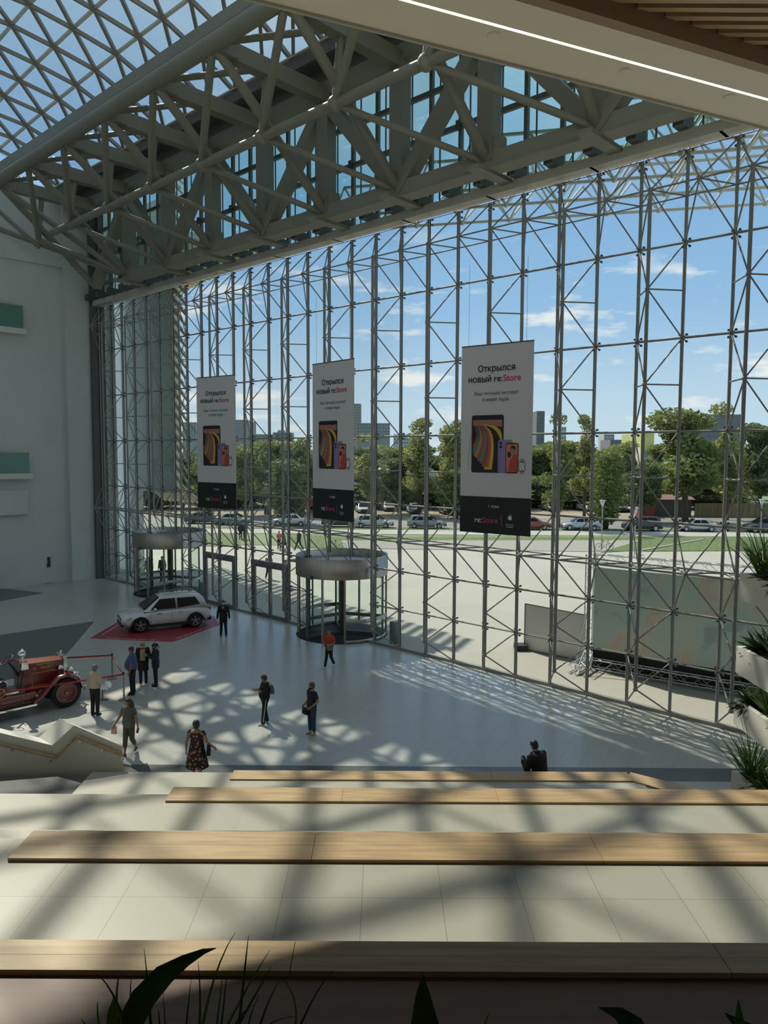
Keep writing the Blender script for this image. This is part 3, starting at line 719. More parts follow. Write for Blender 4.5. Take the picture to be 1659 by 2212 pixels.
for kind, n, leaf in (('column', 5200, .13), ('round', 7500, .17), ('wispy', 4200, .14)):
    for v in range(2):
        bl = blobs_for(kind, 11 + v * 7); cm = crown_mesh(3 + v, n, bl, leaf)
        tr = MB(); rnd = random.Random(v)
        tr.path([(0, 0, 0), (.06, .03, 2.5), (-.05, 0, 6), (0, 0, 8.6)], [.2, .16, .09, .03], 8)
        for c, r in bl[::3]: tr.path([(0, 0, max(1.2, c[2] - 2.2)), (c[0] * .4, c[1] * .4, c[2] - .9), c], [.07, .05, .02], 5)
        TREE[kind, v] = (cm, tr)
_tm = {}
def tree(kind, v, leafi, px, by_, top, width, label, group):
    base = gp(px, by_); dist = base.y
    tz = EYE + sight(px, top).z / sight(px, top).y * dist
    s = tz / 10.2; cw = {'column': 2.6, 'round': 6.6, 'wispy': 5.0}[kind]
    wpx = width * 1.28 * dist / FPX; sx = wpx / cw
    cm, tr = TREE[kind, v]
    key = (kind, v, leafi)
    if key not in _tm: _tm[key] = (cm.mesh('crown', LEAFS[leafi]), tr.mesh('trunk', BARK))
    root = thing('tree', base, label, 'tree', group, rz=random.uniform(0, 6)); root.scale = (sx, sx, s)
    for nme, me in zip(('crown', 'trunk'), _tm[key]):
        o = bpy.data.objects.new(nme, me); COL.objects.link(o); o.parent = root
    return root
FT = [  # kind, variant, leaf, px, base, top, width, label
    ('round', 0, 0, 1480, 1128, 874, 190, 'tallest broad green tree right of the rightmost banner'),
    ('wispy', 0, 1, 1568, 1124, 868, 120, 'tall loose tree at the right, behind the broad one'),
    ('round', 1, 2, 1392, 1132, 985, 95, 'dark round tree over the small red kiosk roof'),
    ('column', 0, 0, 1308, 1144, 962, 62, 'narrow upright tree alone between the parked cars'),
    ('wispy', 1, 1, 1262, 1118, 898, 74, 'thin light tree second right of the big banner'),
    ('wispy', 0, 0, 1206, 1140, 892, 84, 'tree directly right of the big banner'),
    ('round', 0, 2, 1640, 1118, 905, 110, 'dark tree at the right frame edge above the planter'),
    ('round', 1, 1, 988, 1112, 898, 120, 'yellowish green tree half hidden by the big banner'),
    ('wispy', 1, 1, 905, 1116, 905, 110, 'pale airy tree between the middle and big banners'),
    ('column', 1, 0, 985, 1120, 1010, 60, 'dense narrow tree left of the big banner foot'),
    ('round', 0, 2, 862, 1110, 985, 100, 'low dark tree behind the silver parked estate car'),
    ('wispy', 0, 1, 800, 1112, 935, 120, 'greyish green tree right of the middle banner'),
    ('round', 1, 0, 655, 1112, 940, 110, 'rounded bright tree left of the middle banner'),
    ('column', 0, 2, 620, 1130, 985, 70, 'vine covered tree trunk left of the middle banner'),
    ('wispy', 1, 0, 575, 1112, 955, 100, 'loose tree midway between the left and middle banners'),
    ('round', 0, 1, 530, 1114, 960, 90, 'leafy tree right beside the left banner'),
    ('round', 1, 0, 452, 1118, 965, 100, 'tree behind the left banner'),
    ('round', 0, 2, 395, 1110, 975, 90, 'leftmost tree, behind the timber battens'),
]
for t_ in FT: tree(*t_, 'street trees beyond the plaza')
rt = random.Random(5)
for k in range(30):
    px = 330 + k * 45 + rt.uniform(-12, 12)
    tree('round', k % 2, (0, 2, 1)[k % 3], px, rt.uniform(1064, 1084), rt.uniform(945, 985), rt.uniform(105, 140), 'one of the hazy green trees forming the far tree belt', 'far tree belt')
for k in range(16):
    px = 350 + k * 82 + rt.uniform(-20, 20)
    r_ = tree('column', k % 2, (2, 0)[k % 2], px, rt.uniform(1092, 1100), rt.uniform(1018, 1045), rt.uniform(85, 110), 'one of the bushes along the far side of the dirt parking lot', 'bushes along the parking lot')
    r_.name = 'bush'; r_['category'] = 'bush'

# ================================================================== DISTANT BUILDINGS
def block(px0, px1, ytop, ybase, dist, label, col, nx, nz, name='apartment_block', wcol=(.13, .15, .18), roof=None, depth=14):
    a = dp(px0, 979, dist); c = dp(px1, 979, dist); zt = dp((px0 + px1) / 2, ytop, dist).z
    root = thing(name, ((a.x + c.x) / 2, dist, 0), label, 'building')
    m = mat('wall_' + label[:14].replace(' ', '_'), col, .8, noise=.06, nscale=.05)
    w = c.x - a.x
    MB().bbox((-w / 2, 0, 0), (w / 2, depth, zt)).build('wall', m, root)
    if roof: MB().bbox((-w / 2 - .4, -.4, zt), (w / 2 + .4, depth + .4, zt + .8)).build('roof', roof, root)
    z0 = dp(px0, ybase, dist).z
    wm = mat('window_band_%.2f' % wcol[0], wcol, .25)
    if nx * nz and nx * nz <= 110:
        for i in range(nx):
            for j in range(nz):
                x = -w / 2 + w * (i + .5) / nx; z = z0 + (zt - z0) * (j + .5) / nz
                MB().bbox((x - w / nx * .28, -.08, z - (zt - z0) / nz * .26), (x + w / nx * .28, .02, z + (zt - z0) / nz * .26)).build('window', wm, root)
    return root
block(508, 534, 907, 955, 420, 'grey slab block of flats right of the left banner', (.30, .31, .33), 6, 9, depth=30)
block(395, 424, 912, 955, 430, 'grey flats left of the left banner behind the battens', (.30, .31, .33), 5, 8)
block(536, 590, 938, 965, 380, 'long low grey brown block on the skyline', (.27, .25, .25), 12, 3)
block(590, 628, 934, 975, 390, 'blue grey office block left of the middle banner', (.20, .21, .26), 8, 5)
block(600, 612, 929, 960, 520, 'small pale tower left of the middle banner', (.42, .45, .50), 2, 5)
block(764, 779, 872, 940, 470, 'tall slim tower right of the middle banner', (.32, .30, .30), 3, 12)
block(772, 842, 914, 950, 400, 'wide grey building right of the middle banner', (.25, .27, .28), 12, 5)
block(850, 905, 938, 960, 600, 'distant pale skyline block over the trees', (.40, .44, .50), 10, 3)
block(1158, 1175, 888, 1010, 260, 'dark grey tower beside the big banner edge', (.13, .14, .15), 3, 14)
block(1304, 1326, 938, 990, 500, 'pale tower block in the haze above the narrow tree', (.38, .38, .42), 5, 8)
block(1318, 1356, 950, 1000, 300, 'mauve grey office building in the trees', (.17, .16, .20), 9, 5)
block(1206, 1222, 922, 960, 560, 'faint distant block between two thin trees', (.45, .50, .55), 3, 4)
block(1384, 1412, 936, 958, 170, 'yellow green flat roofed box above the trees', (.42, .44, .18), 0, 0, 'flat_roofed_building')
block(1390, 1500, 966, 1075, 160, 'large cream building behind the right trees', (.62, .60, .40), 9, 4, 'cream_building', (.30, .32, .28))
block(1500, 1600, 895, 1000, 210, 'grey building behind the tallest tree', (.17, .19, .20), 8, 8)
block(1600, 1680, 1010, 1075, 170, 'pale beige building at the right frame edge', (.55, .52, .42), 5, 3, 'beige_building')
block(1290, 1345, 1000, 1060, 190, 'blue and white hall in the gaps between trees', (.20, .26, .40), 6, 2, 'low_hall', roof=mat('pale_roof', (.5, .5, .48), .7))
block(600, 905, 1024, 1110, 136, 'long blue warehouse with pale roof behind the trees', (.055, .06, .14), 0, 0, 'warehouse', roof=MATS['pale_roof'], depth=26)
block(905, 1000, 1030, 1100, 138, 'pale roofed shed continuing right of the blue warehouse', (.10, .11, .15), 0, 0, 'shed', roof=MATS['pale_roof'], depth=20)
# red roofed kiosk and fence
kb = gp(1450, 1117)
root = thing('kiosk', kb, 'low dark kiosk with faded red roof under the right trees', 'kiosk')
MB().bbox((-3.2, 0, 0), (2.8, 4, 2.5)).build('wall', mat('kiosk_dark', (.07, .07, .06), .7), root)
b = MB(); b.add([(-3.6, -.4, 2.5), (3.2, -.4, 2.5), (3.2, 4.4, 2.5), (-3.6, 4.4, 2.5), (-2, 2, 4.0), (2, 2, 4.0)], [(0, 1, 5, 4), (1, 2, 5), (2, 3, 4, 5), (3, 0, 4), (3, 2, 1, 0)]); b.build('roof', mat('faded_red_roof', (.36, .20, .18), .8), root)
kb = gp(1400, 1119); tag(MB().bbox((kb.x - 1.2, kb.y, 0), (kb.x + .9, kb.y + 1.5, 1.7)).bbox((kb.x - 1.3, kb.y - .1, 1.7), (kb.x + 1, kb.y + 1.6, 1.8)).build('red_skip', mat('dark_red_paint', (.22, .02, .02), .6)), 'small dark red container left of the kiosk', 'container')
kb = gp(660, 1108); tag(MB().bbox((kb.x - 1.6, kb.y, .5), (kb.x + .4, kb.y + 2, 3.2)).bbox((kb.x + .4, kb.y, .5), (kb.x + 2, kb.y + 2, 2.3)).tube((kb.x - 1, kb.y, .5), (kb.x - 1, kb.y + 2, .5), .5).tube((kb.x + 1, kb.y, .5), (kb.x + 1, kb.y + 2, .5), .5).build('orange_lorry', mat('orange_paint', (.55, .12, .03), .5)), 'orange lorry cab under the trees left of the middle banner', 'lorry')
# hoarding fence at the right of the kiosk
kb = gp(1500, 1118); tag(MB().bbox((kb.x, kb.y, 0), (kb.x + 14, kb.y + .1, 2)).build('fence', mat('weathered_boards', (.20, .16, .09), .8, noise=.4, nscale=1, stretch=(6, 1, .3))), 'weathered board fence right of the kiosk', 'fence')

# street lamps: inverted cone lanterns
LM = mat('grey_lamp_metal', (.36, .37, .36), .5)
for px, by_, top, lb in ((1299, 1187, 1080, 'inverted cone street lamp beside the bicycle'), (1370, 1205, 1095, 'inverted cone street lamp in front of the stage truss'), (1642, 1175, 1078, 'inverted cone street lamp at the right frame edge')):
    q = gp(px, by_); zt = EYE + sight(px, top).z / sight(px, top).y * q.y
    root = thing('street_lamp', q, lb, 'street lamp', 'street lamps on the plaza')
    MB().tube((0, 0, 0), (0, 0, zt - .55), .05, n=8).build('pole', LM, root)
    MB().lathe((0, 0, 0), [(.06, zt - .6), (.26, zt - .05), (.24, zt - .05), (.05, zt - .5)], 12).lathe((0, 0, 0), [(0, zt), (.3, zt - .03), (.3, zt - .06), (0, zt - .06)], 12).build('lantern', STEELW, root)

# bicycles parked at lamp / lawn
def bicycle(px, by_, rz, label, col):
    q = gp(px, by_); root = thing('bicycle', q, label, 'bicycle', None, rz)
    m = mat('bike_' + label[:8].replace(' ', '_'), col, .4)
    for x in (-.52, .52):
        b = MB(); b.path([(x + .34 * cos(a), 0, .35 + .34 * sin(a)) for a in [k * pi / 8 for k in range(16)]], .02, 6, closed=True)
        for k in range(8): a = k * pi / 4; b.tube((x, 0, .35), (x + .33 * cos(a), 0, .35 + .33 * sin(a)), .004, n=4)
        b.build('wheel', BLACK, root)
    b = MB()
    for p, r in (((-.52, 0, .35), (-.12, 0, .82)), ((-.52, 0, .35), (-.05, 0, .32)), ((-.05, 0, .32), (-.16, 0, .92)), ((-.05, 0, .32), (.36, 0, .82)), ((-.13, 0, .84), (.34, 0, .88)), ((.52, 0, .35), (.34, 0, .98))): b.tube(p, r, .018, n=6)
    b.build('frame', m, root)
    MB().tube((.3, -.26, 1.0), (.3, .26, 1.0), .014, n=6).build('handlebar', BLACK, root)
    MB().ball((-.17, 0, .95), (.13, .07, .04), 8, 5).build('saddle', BLACK, root)
bicycle(1305, 1190, .1, 'dark bicycle parked beside the lamp beyond the stage truss', (.05, .05, .05))
bicycle(728, 1190, .15, 'green black bicycle standing above the right revolving door', (.05, .12, .03))
# animal sculpture on the dirt lot
q = gp(883, 1099); root = thing('animal_sculpture', q, 'pale long-headed animal sculpture on a timber plinth', 'sculpture')
PALE = mat('pale_sculpture', (.55, .55, .52), .6)
MB().bbox((-2.2, -.8, 0), (2.4, .8, 1.7)).build('plinth', mat('plinth_timber', (.30, .24, .16), .8), root)
b = MB(); b.ball((-.9, 0, 2.5), (1.0, .55, .55), 12, 8).ball((.5, 0, 2.45), (.95, .4, .35), 10, 7).ball((1.9, 0, 2.5), (.55, .33, .35), 10, 7); b.path([(1.2, 0, 2.5), (2.0, 0, 2.6), (2.7, 0, 1.9)], [.3, .28, .1], 8)
for x in (-1.3, -.5, .9): b.tube((x, -.3, 1.7), (x, -.3, 2.4), .14, n=6); b.tube((x, .3, 1.7), (x, .3, 2.4), .14, n=6)
b.build('body', PALE, root)

# ================================================================== PORTAL WING WITH TIMBER BATTENS
WG = mat('grey_render_wall', (.60, .64, .62), .75, noise=.04, nscale=.3)
b = MB()
TW, TG = -21.9, -27.2
b.slab([W(-45, -3, 6.0), W(TW, -3, 6.0), W(TW, -3, 26), W(-45, -3, 26)], N_ * .5)
b.slab([W(-45, -3, -.03), W(TG, -3, -.03), W(TG, -3, 6.0), W(-45, -3, 6.0)], N_ * .5)
tag(b.build('wall_portal_wing', WG), kind='structure')
c = W(-28.2, -1.5, 0); tag(MB().lathe(c, [(0, 0), (.5, 0), (.5, 26), (0, 26)], 24).build('round_column', mat('pale_green_column', (.52, .56, .53), .6)), 'pale round column just outside the left end of the glass wall', 'column')
BAT = mat('yellow_timber', (.60, .47, .27), .6, noise=.2, nscale=2)
root = thing('timber_batten_screen', W(TW, -3.5, 6), 'screen of slanting yellow timber battens on the edge of the portal wing', 'timber screen')
def batten_mesh(L):
    return MB().box((0, 0, 0), (L, .10, .15)).mesh('batten', BAT)
BM = batten_mesh(2.1)
for row, (n_, dz) in enumerate(((-2.85, 0), (-3.1, .35))):
    for k in range(30):
        z = 6.3 + dz + k * .7
        o = bpy.data.objects.new('batten', BM); COL.objects.link(o); o.parent = root
        o.location = W(TW + .55, n_, z) - root.location
        o.rotation_euler = (0, radians(38), ANG)
for k in range(9):
    o = bpy.data.objects.new('batten', BM); COL.objects.link(o); o.parent = root
    o.location = W(-26.6 + k * .62, -4.2, 5.85) - root.location; o.rotation_euler = (0, radians(38), ANG + pi / 2)
# posts of the wing's open corner
for k, (t, n_) in enumerate(((-23.5, -11.0), (-16.5, -11))):
    pass

# ================================================================== WHITE SPACE-FRAME CANOPY OUTSIDE
root = thing('canopy_space_frame', W(0, -1, 20), 'white tubular space-frame canopy outside the top of the glass wall', 'canopy')
cdir = Vector((-.975, .225, 0)).normalized(); cper = Vector((.225, .975, 0)).normalized()
o0 = Vector((9.85, 34.18, 20.0)); MOD = 2.26
def CL(i, j): return o0 - cdir * (i * MOD) - cper * (j * MOD)              # lower nodes
def CU(i, j): return CL(i, j) - cdir * (MOD / 2) - cper * (MOD / 2) + Vector((0, 0, 1.7))
lowc = MB(); upc = MB(); web = MB()
nsn = lambda p: tn(p)[1]
for j in range(-1, 6):
    for i in range(-12, 12):
        p = CL(i, j)
        if nsn(p) > -.9 or nsn(p) < -16: continue
        u = CU(i, j)
        if nsn(CL(i + 1, j)) < -.9: lowc.tube(p, CL(i + 1, j), .075, n=8)
        if nsn(u) < -.5:
            if nsn(CU(i + 1, j)) < -.5: upc.tube(u, CU(i + 1, j), .08, n=8)
            if nsn(CU(i, j + 1)) < -.5: upc.tube(u, CU(i, j + 1), .07, n=8)
        for (a, c2) in ((0, 0), (-1, 0), (0, -1), (-1, -1)):
            q = CU(i + a, j + c2)
            if nsn(q) < -.5: web.tube(p, q, .05, n=6)
        lowc.ball(p, .13, 8, 6)
CW = mat('white_canopy_paint', (.55, .58, .56), .5)
lowc.build('lower_chords', CW, root, world=True); upc.build('upper_chords', CW, root, world=True); web.build('diagonal_tubes', CW, root, world=True)
# solid porch roof over the doors with a comb of battens along its edge
def en(t): return -5.3 + (t + 17) * .2 if t > -40 else -9.9
b = MB(); b.slab([W(-47, -.35, 22.3), W(-18.3, -.35, 22.3), W(-18.3, -6.7, 22.3), W(-28, -8.1, 22.3), W(-47, -11.7, 22.3)], (0, 0, .3)); tag(b.build('ceiling_porch', WG), kind='structure')
root = thing('porch_batten_comb', W(-30, -6, 22.3), 'comb of timber battens along the edge of the porch roof over the doors', 'battens')
PBM = MB().box((0, 0, 0), (2.6, .3, .25)).mesh('batten', BAT)
for k in range(34):
    t = -46 + k * .84
    o = bpy.data.objects.new('batten', PBM); COL.objects.link(o); o.parent = root
    ee = -6.7 - (-18.3 - t) * .15 if t > -28 else -8.1 - (-28 - t) * .19
    o.location = W(t, ee - .7, 22.5) - root.location; o.rotation_euler = (0, 0, ANG + pi / 2 + .35)

# ================================================================== STAGE WITH SCREEN
A, B = gp(1272, 1436), gp(1640, 1500)
dv = (B - A).normalized(); nv = Vector((-dv.y, dv.x, 0)); L_ = (B - A).length
def zup(px, py, P): return EYE + sight(px, py).z / sight(px, py).y * P.y
ht = zup(1270, 1197, A); hb = zup(1278, 1222, A); h0 = zup(1278, 1397, A)
ALU = mat('bright_aluminium', (.62, .63, .64), .35, metal=.9)
root = thing('stage_truss_frame', A, 'aluminium truss frame holding the big outdoor screen', 'truss frame')
def truss(a, c, w=.34, up=Vector((0, 0, 1)), name='truss_beam', seg=.42):
    a = Vector(a); c = Vector(c); x = (c - a).normalized(); y = up.cross(x).normalized(); z = x.cross(y); L = (c - a).length; b = MB()
    cs = [(w / 2 * i, w / 2 * j) for i, j in ((-1, -1), (1, -1), (1, 1), (-1, 1))]
    for p, q in cs: b.tube(a + y * p + z * q, c + y * p + z * q, .025, n=6)
    n = max(2, int(L / seg))
    for k in range(n):
        for m_ in range(4):
            p, q = cs[m_], cs[(m_ + 1) % 4]
            s0, s1 = (L * k / n, L * (k + 1) / n) if k % 2 else (L * (k + 1) / n, L * k / n)
            b.tube(a + x * s0 + y * p[0] + z * p[1], a + x * s1 + y * q[0] + z * q[1], .011, n=4, cap=False)
    return b.build(name, ALU, root, world=True)
zv = Vector((0, 0, 1))
truss(A + zv * (ht - .15), B + zv * (ht - .15) + dv * 1.5)
truss(A, A + zv * ht, up=dv, name='truss_tower'); truss(B + dv, B + dv + zv * ht, up=dv, name='truss_tower')
truss(A + zv * .25 - nv * .5, B + zv * .25 + dv * 1.5 - nv * .5); truss(A - nv * 1.7 + zv * .2, A + nv * 1.2 + zv * .2, name='truss_foot'); truss(A - nv * 1.7 + zv * .2 + dv * .4, A + nv * .2 + zv * .6, name='truss_foot')
for k in range(1): MB().tube(A - nv * 1.5 + zv * .2, A + zv * (ht * .62), .03, n=6).build('raking_stay', ALU, root, world=True)
SCR = bpy.data.materials.new('screen_print'); SCR.use_nodes = True; MATS['screen_print'] = SCR
nt = SCR.node_tree; bb = nt.nodes['Principled BSDF']; tc = nt.nodes.new('ShaderNodeTexCoord'); ns = nt.nodes.new('ShaderNodeTexNoise'); ns.inputs['Scale'].default_value = .9; ns.inputs['Detail'].default_value = 5
rp_ = nt.nodes.new('ShaderNodeValToRGB'); nt.links.new(tc.outputs['Object'], ns.inputs['Vector']); nt.links.new(ns.outputs['Fac'], rp_.inputs[0])
e = rp_.color_ramp.elements; e[0].position = .36; e[0].color = (.42, .53, .55, 1); e[1].position = .72; e[1].color = (.80, .72, .64, 1)
for p_, c_ in ((.42, (.55, .68, .69)), (.50, (.58, .68, .66)), (.57, (.66, .70, .62)), (.63, (.74, .58, .50))): q_ = e.new(p_); q_.color = (*c_, 1)
nt.links.new(rp_.outputs[0], bb.inputs['Base Color']); bb.inputs['Roughness'].default_value = .35
b = MB(); s0 = A - nv * .3 + dv * .25; s1 = B - nv * .3 + dv * 1.1
b.slab([s0 + zv * h0, s1 + zv * h0, s1 + zv * hb, s0 + zv * hb], nv * .15)
scr = b.build('screen', SCR, origin=s0 + zv * h0); tag(scr, 'large dim grey green screen hung in the aluminium stage truss', 'screen')
b = MB(); b.slab([s0 + zv * (h0 - 1.0), s1 + zv * (h0 - 1.0), s1 + zv * h0, s0 + zv * h0], nv * .1); tag(b.build('stage_skirt', mat('black_cloth', (.015, .015, .015), .9)), 'black cloth skirt under the big outdoor screen', 'skirt')
# leaning blank board on the plaza
p, q = gp(1133, 1402), gp(1262, 1428); h = zup(1133, 1304, p)
b = MB(); b.slab([p, q, q + zv * h * .96, p + zv * h], Vector((0, .06, 0))); b.build
root = thing('advert_board', p, 'faded pinkish white board standing on the plaza left of the stage', 'board')
b.build('panel', mat('faded_board_print', (.72, .68, .70), .6, noise=.1, nscale=.5, col2=(.82, .78, .80)), root, world=True)
b = MB(); b.beam(p, p + zv * h, .05, .05); b.beam(q, q + zv * h * .96, .05, .05); b.beam(p + zv * h, q + zv * h * .96, .05, .05); b.beam(p, q, .05, .05); b.build('frame', STEEL, root, world=True)
MB().bbox((p.x - .45, p.y - .3, 0), (p.x + .1, p.y + .3, .22)).build('ballast', BLACK, root, world=True)
# litter bins outside the glass
BIN = mat('green_grey_bin', (.13, .19, .17), .4)
for px, by_, lb in ((851, 1388, 'round green grey litter bin right of the right revolving door'), (437, 1292, 'round green grey litter bin right of the left revolving door')):
    root = thing('litter_bin', gp(px, by_) + Vector((0, 0, -.03)), lb, 'bin', 'litter bins outside')
    MB().lathe((0, 0, 0), [(0, 0), (.21, 0), (.21, .98), (.19, 1.0), (0, 1.0)], 20).build('drum', BIN, root)
    MB().lathe((0, 0, 0), [(0, 1.0), (.2, 1.0), (.2, 1.02), (0, 1.03)], 20).build('lid', STEEL, root)
# ================================================================== REVOLVING DOORS
RUB = mat('dark_floor_mat', (.02, .02, .02), .8)
DG = glass('door_glass', (.90, .95, .93), .22)
def revolving(t, label):
    c = W(t, -.3, 0); root = thing('revolving_door', c, label, 'revolving door', 'revolving doors', ANG)
    R = 2.24
    b = MB(); b.lathe((0, 0, 0), [(R, 2.98), (R, 3.92), (R - .06, 3.92), (R - .06, 3.5)], 56); b.lathe((0, 0, 0), [(R, 2.98), (.0, 2.98)], 56, smooth=False)
    b.build('drum', CHROME, root)
    b = MB(); b.lathe((0, 0, 0), [(R - .06, 3.5), (0, 3.5)], 40, smooth=False); b.build('drum_lid', mat('dusty_lid', (.35, .36, .36), .8), root)
    MB().box((-.9, -1.3, 3.6), (1.7, .9, .12), .1).build('lid_panel', mat('blue_grey_panel', (.25, .31, .36), .4), root)
    MB().lathe((0, 0, 0), [(0, .014), (R, .014), (R, -.03)], 56).build('floor_disc', RUB, root)
    def P(a, r=R - .06): return Vector((r * cos(radians(a)), r * sin(radians(a)), 0))
    def post(a, m=CHROME, r=R - .08, w=.09):
        p = P(a, r); MB().box((p.x, p.y, 1.5), (w, w, 2.96), radians(a)).build('post', m, root)
    # curved side screens: hall side opening faces -y (towards the hall)
    for a0, a1 in ((-40, 40), (140, 220)):
        b = MB(); b.lathe((0, 0, 0), [(R - .08, .1), (R - .08, 2.96)], 10, a0=radians(a0), a1=radians(a1)); b.build('curved_glass', DG, root)
        b = MB(); b.lathe((0, 0, 0), [(R - .1, .02), (R - .1, .14), (R - .06, .14), (R - .06, .02)], 12, a0=radians(a0), a1=radians(a1)); b.build('curved_base_rail', CHROME, root)
        b = MB(); b.lathe((0, 0, 0), [(R - .1, .92), (R - .1, 1.10), (R - .06, 1.10), (R - .06, .92)], 12, a0=radians(a0), a1=radians(a1)); b.build('curved_middle_rail', CHROME, root)
        for a in (a0, a1): post(a)
        post((a0 + a1) / 2, STEELD, w=.06)
    post(-68); post(-112, STEELD, w=.05); post(112); post(68, STEELD, w=.05)
    MB().tube((0, 0, .02), (0, 0, 2.98), .07, n=12).build('centre_shaft', STEELD, root)
    for k in range(3):
        a = 25 + k * 120; d = P(a, 1); L = R - .14
        f = MB(); up = Vector((0, 0, 1))
        for z, h in ((.1, .14), (1.0, .16), (2.9, .1)): f.beam(d * .1 + up * z, d * L + up * z, .05, h)
        f.beam(d * L + up * .04, d * L + up * 2.94, .05, .09); f.beam(d * .12 + up * .04, d * .12 + up * 2.94, .05, .09)
        w = f.build('door_wing', mat('bronze_grey_frame', (.15, .145, .135), .4, metal=.5), root)
        g = MB(); s = Vector((-d.y, d.x, 0)) * .008; g.slab([d * .15 + up * .16, d * (L - .04) + up * .16, d * (L - .04) + up * 2.86, d * .15 + up * 2.86], s); g.build('wing_glass', DG, w)
    MB().box((.35, -R - .01, 3.05), (.14, .03, .08)).build('sensor', BLACK, root)
    return root
revolving(-18.3, 'revolving door behind the white car, farther left of the two')
rd = revolving(-2.57, 'near revolving door with steel drum, right of the swing doors')
# round door stickers on the near door
b = MB()
for x in (-.12, .12): b.path([W(-2.57 + .2 + x, 1.1, 0) + Vector((0, 0, 1.45)) + (E_ * cos(a) + Vector((0, 0, 1)) * sin(a)) * .09 for a in [k * pi / 8 for k in range(16)]], .01, 5, closed=True)
# swing doors
FR = mat('grey_door_frame', (.20, .20, .19), .45, metal=.3)
for a, lb in ((-9, 'left pair of glazed swing doors, nearer the white car'), (-6, 'right pair of glazed swing doors, beside the near revolving door')):
    t0, t1 = a * BAY, (a + 2) * BAY; root = thing('swing_door_pair', W(t0, 0, 0), lb, 'doors', 'glazed swing doors')
    b = MB()
    for t in (t0 + .08, t1 - .08): b.beam(W(t, .05, 0), W(t, .05, 3.0), .14, .22)
    b.beam(W(t0, .05, 2.92), W(t1, .05, 2.92), .24, .22); b.beam(W(t0, .05, .04), W(t1, .05, .04), .2, .08); b.build('frame', FR, root, world=True)
    m = (t0 + t1) / 2
    for u0, u1 in ((t0 + .2, m - .02), (m + .02, t1 - .2)):
        b = MB()
        for u in (u0 + .05, u1 - .05): b.beam(W(u, .06, .1), W(u, .06, 2.8), .06, .1)
        for z in (.15, 2.74): b.beam(W(u0, .06, z), W(u1, .06, z), .06, .12)
        leaf = b.build('door_leaf', FR, root, world=True)
        g = MB().slab([W(u0 + .1, .05, .2), W(u1 - .1, .05, .2), W(u1 - .1, .05, 2.7), W(u0 + .1, .05, 2.7)], N_ * .01); o = g.build('leaf_glass', DG, None); o.parent = leaf; o.location = -root.location
        uh = u1 - .14 if u0 < m - .5 and u1 < m else u0 + .14
        o = MB().tube(W(uh, .16, .85), W(uh, .16, 1.35), .015, n=8).build('handle', SHINY, None); o.parent = leaf; o.location = -root.location
for px, py in ((415, 1249), (545, 1271)):
    p = wp(px, py, .2); o = MB().box(p, (.09, .06, .12), ANG).build('red_call_button', mat('red_plastic', (.45, .03, .03), .4))
    tag(o, 'small red alarm button on the glass wall, %s swing door frames' % ('left of both' if px < 500 else 'between the two'), 'alarm button')

# ================================================================== BANNERS
def text_mesh(s, size, bold=0.0, mats=None, name='text', align='CENTER', sx=1.0, extrude=.002):
    # outlines of the letters, filled by winding number so that overlapping strokes stay solid
    from mathutils.geometry import delaunay_2d_cdt
    cu = bpy.data.curves.new('t', 'FONT'); cu.body = s; cu.size = 1; cu.align_x = align; cu.fill_mode = 'NONE'; cu.resolution_u = 4
    ob = bpy.data.objects.new('t', cu); COL.objects.link(ob)
    dg = bpy.context.evaluated_depsgraph_get(); me = bpy.data.meshes.new_from_object(ob.evaluated_get(dg))
    V = [Vector((v.co.x, v.co.y)) for v in me.vertices]; nxt = {}
    for e in me.edges: nxt.setdefault(e.vertices[0], []).append(e.vertices[1])
    adj = {}
    for e in me.edges: i, j = e.vertices; adj.setdefault(i, []).append(j); adj.setdefault(j, []).append(i)
    seen = set(); loops = []
    for i in sorted(adj):                            # contours keep the vertex order of the outline
        if i in seen: continue
        lp = [i]; seen.add(i); cur = i; prev = None
        while 1:
            c = [j for j in adj[cur] if j not in seen]
            if not c: break
            cur = (cur + 1) if (cur + 1) in c else c[0]; lp.append(cur); seen.add(cur)
        loops.append(lp)
    bpy.data.objects.remove(ob); bpy.data.curves.remove(cu); bpy.data.meshes.remove(me)
    b = MB(); spans = sorted((min(V[i].x for i in l), max(V[i].x for i in l), k) for k, l in enumerate(loops) if len(l) > 2)
    lines = {}
    for x0, x1, k in spans: lines.setdefault(round(sum(V[i].y for i in loops[k]) / len(loops[k]) > -.45), []).append((x0, x1, k))
    groups = []
    for sp in lines.values():
        g = []; hi = -1e9
        for x0, x1, k in sp:
            if x0 > hi and g: groups.append(g); g = []
            g.append(k); hi = max(hi, x1)
        if g: groups.append(g)
    for g in groups:
        vs = []; es = []; L_ = []
        for k in g:
            o = len(vs); n = len(loops[k]); vs += [V[i] for i in loops[k]]; es += [(o + q, o + (q + 1) % n) for q in range(n)]; L_.append([V[i] for i in loops[k]])
        r = delaunay_2d_cdt(vs, es, [], 0, 1e-5)
        for f in r[2]:
            c = sum((r[0][i] for i in f), Vector((0, 0))) / len(f); w = 0
            for l in L_:
                for p, q in zip(l, l[1:] + l[:1]):
                    if (p.y > c.y) != (q.y > c.y):
                        if p.x + (c.y - p.y) / (q.y - p.y) * (q.x - p.x) > c.x: w += 1 if q.y > p.y else -1
            if w:
                for dx, dy, dz in (((0, 0, 0),) if not bold else ((-1, 0, 0), (1, 0, 1), (0, 1, 2), (0, -1, 3), (0, 0, 4))):
                    b.add([(r[0][i].x * size * sx + dx * bold, r[0][i].y * size + dy * bold, dz * .0004) for i in f], [tuple(range(len(f)))])
    return b.mesh(name, mats)
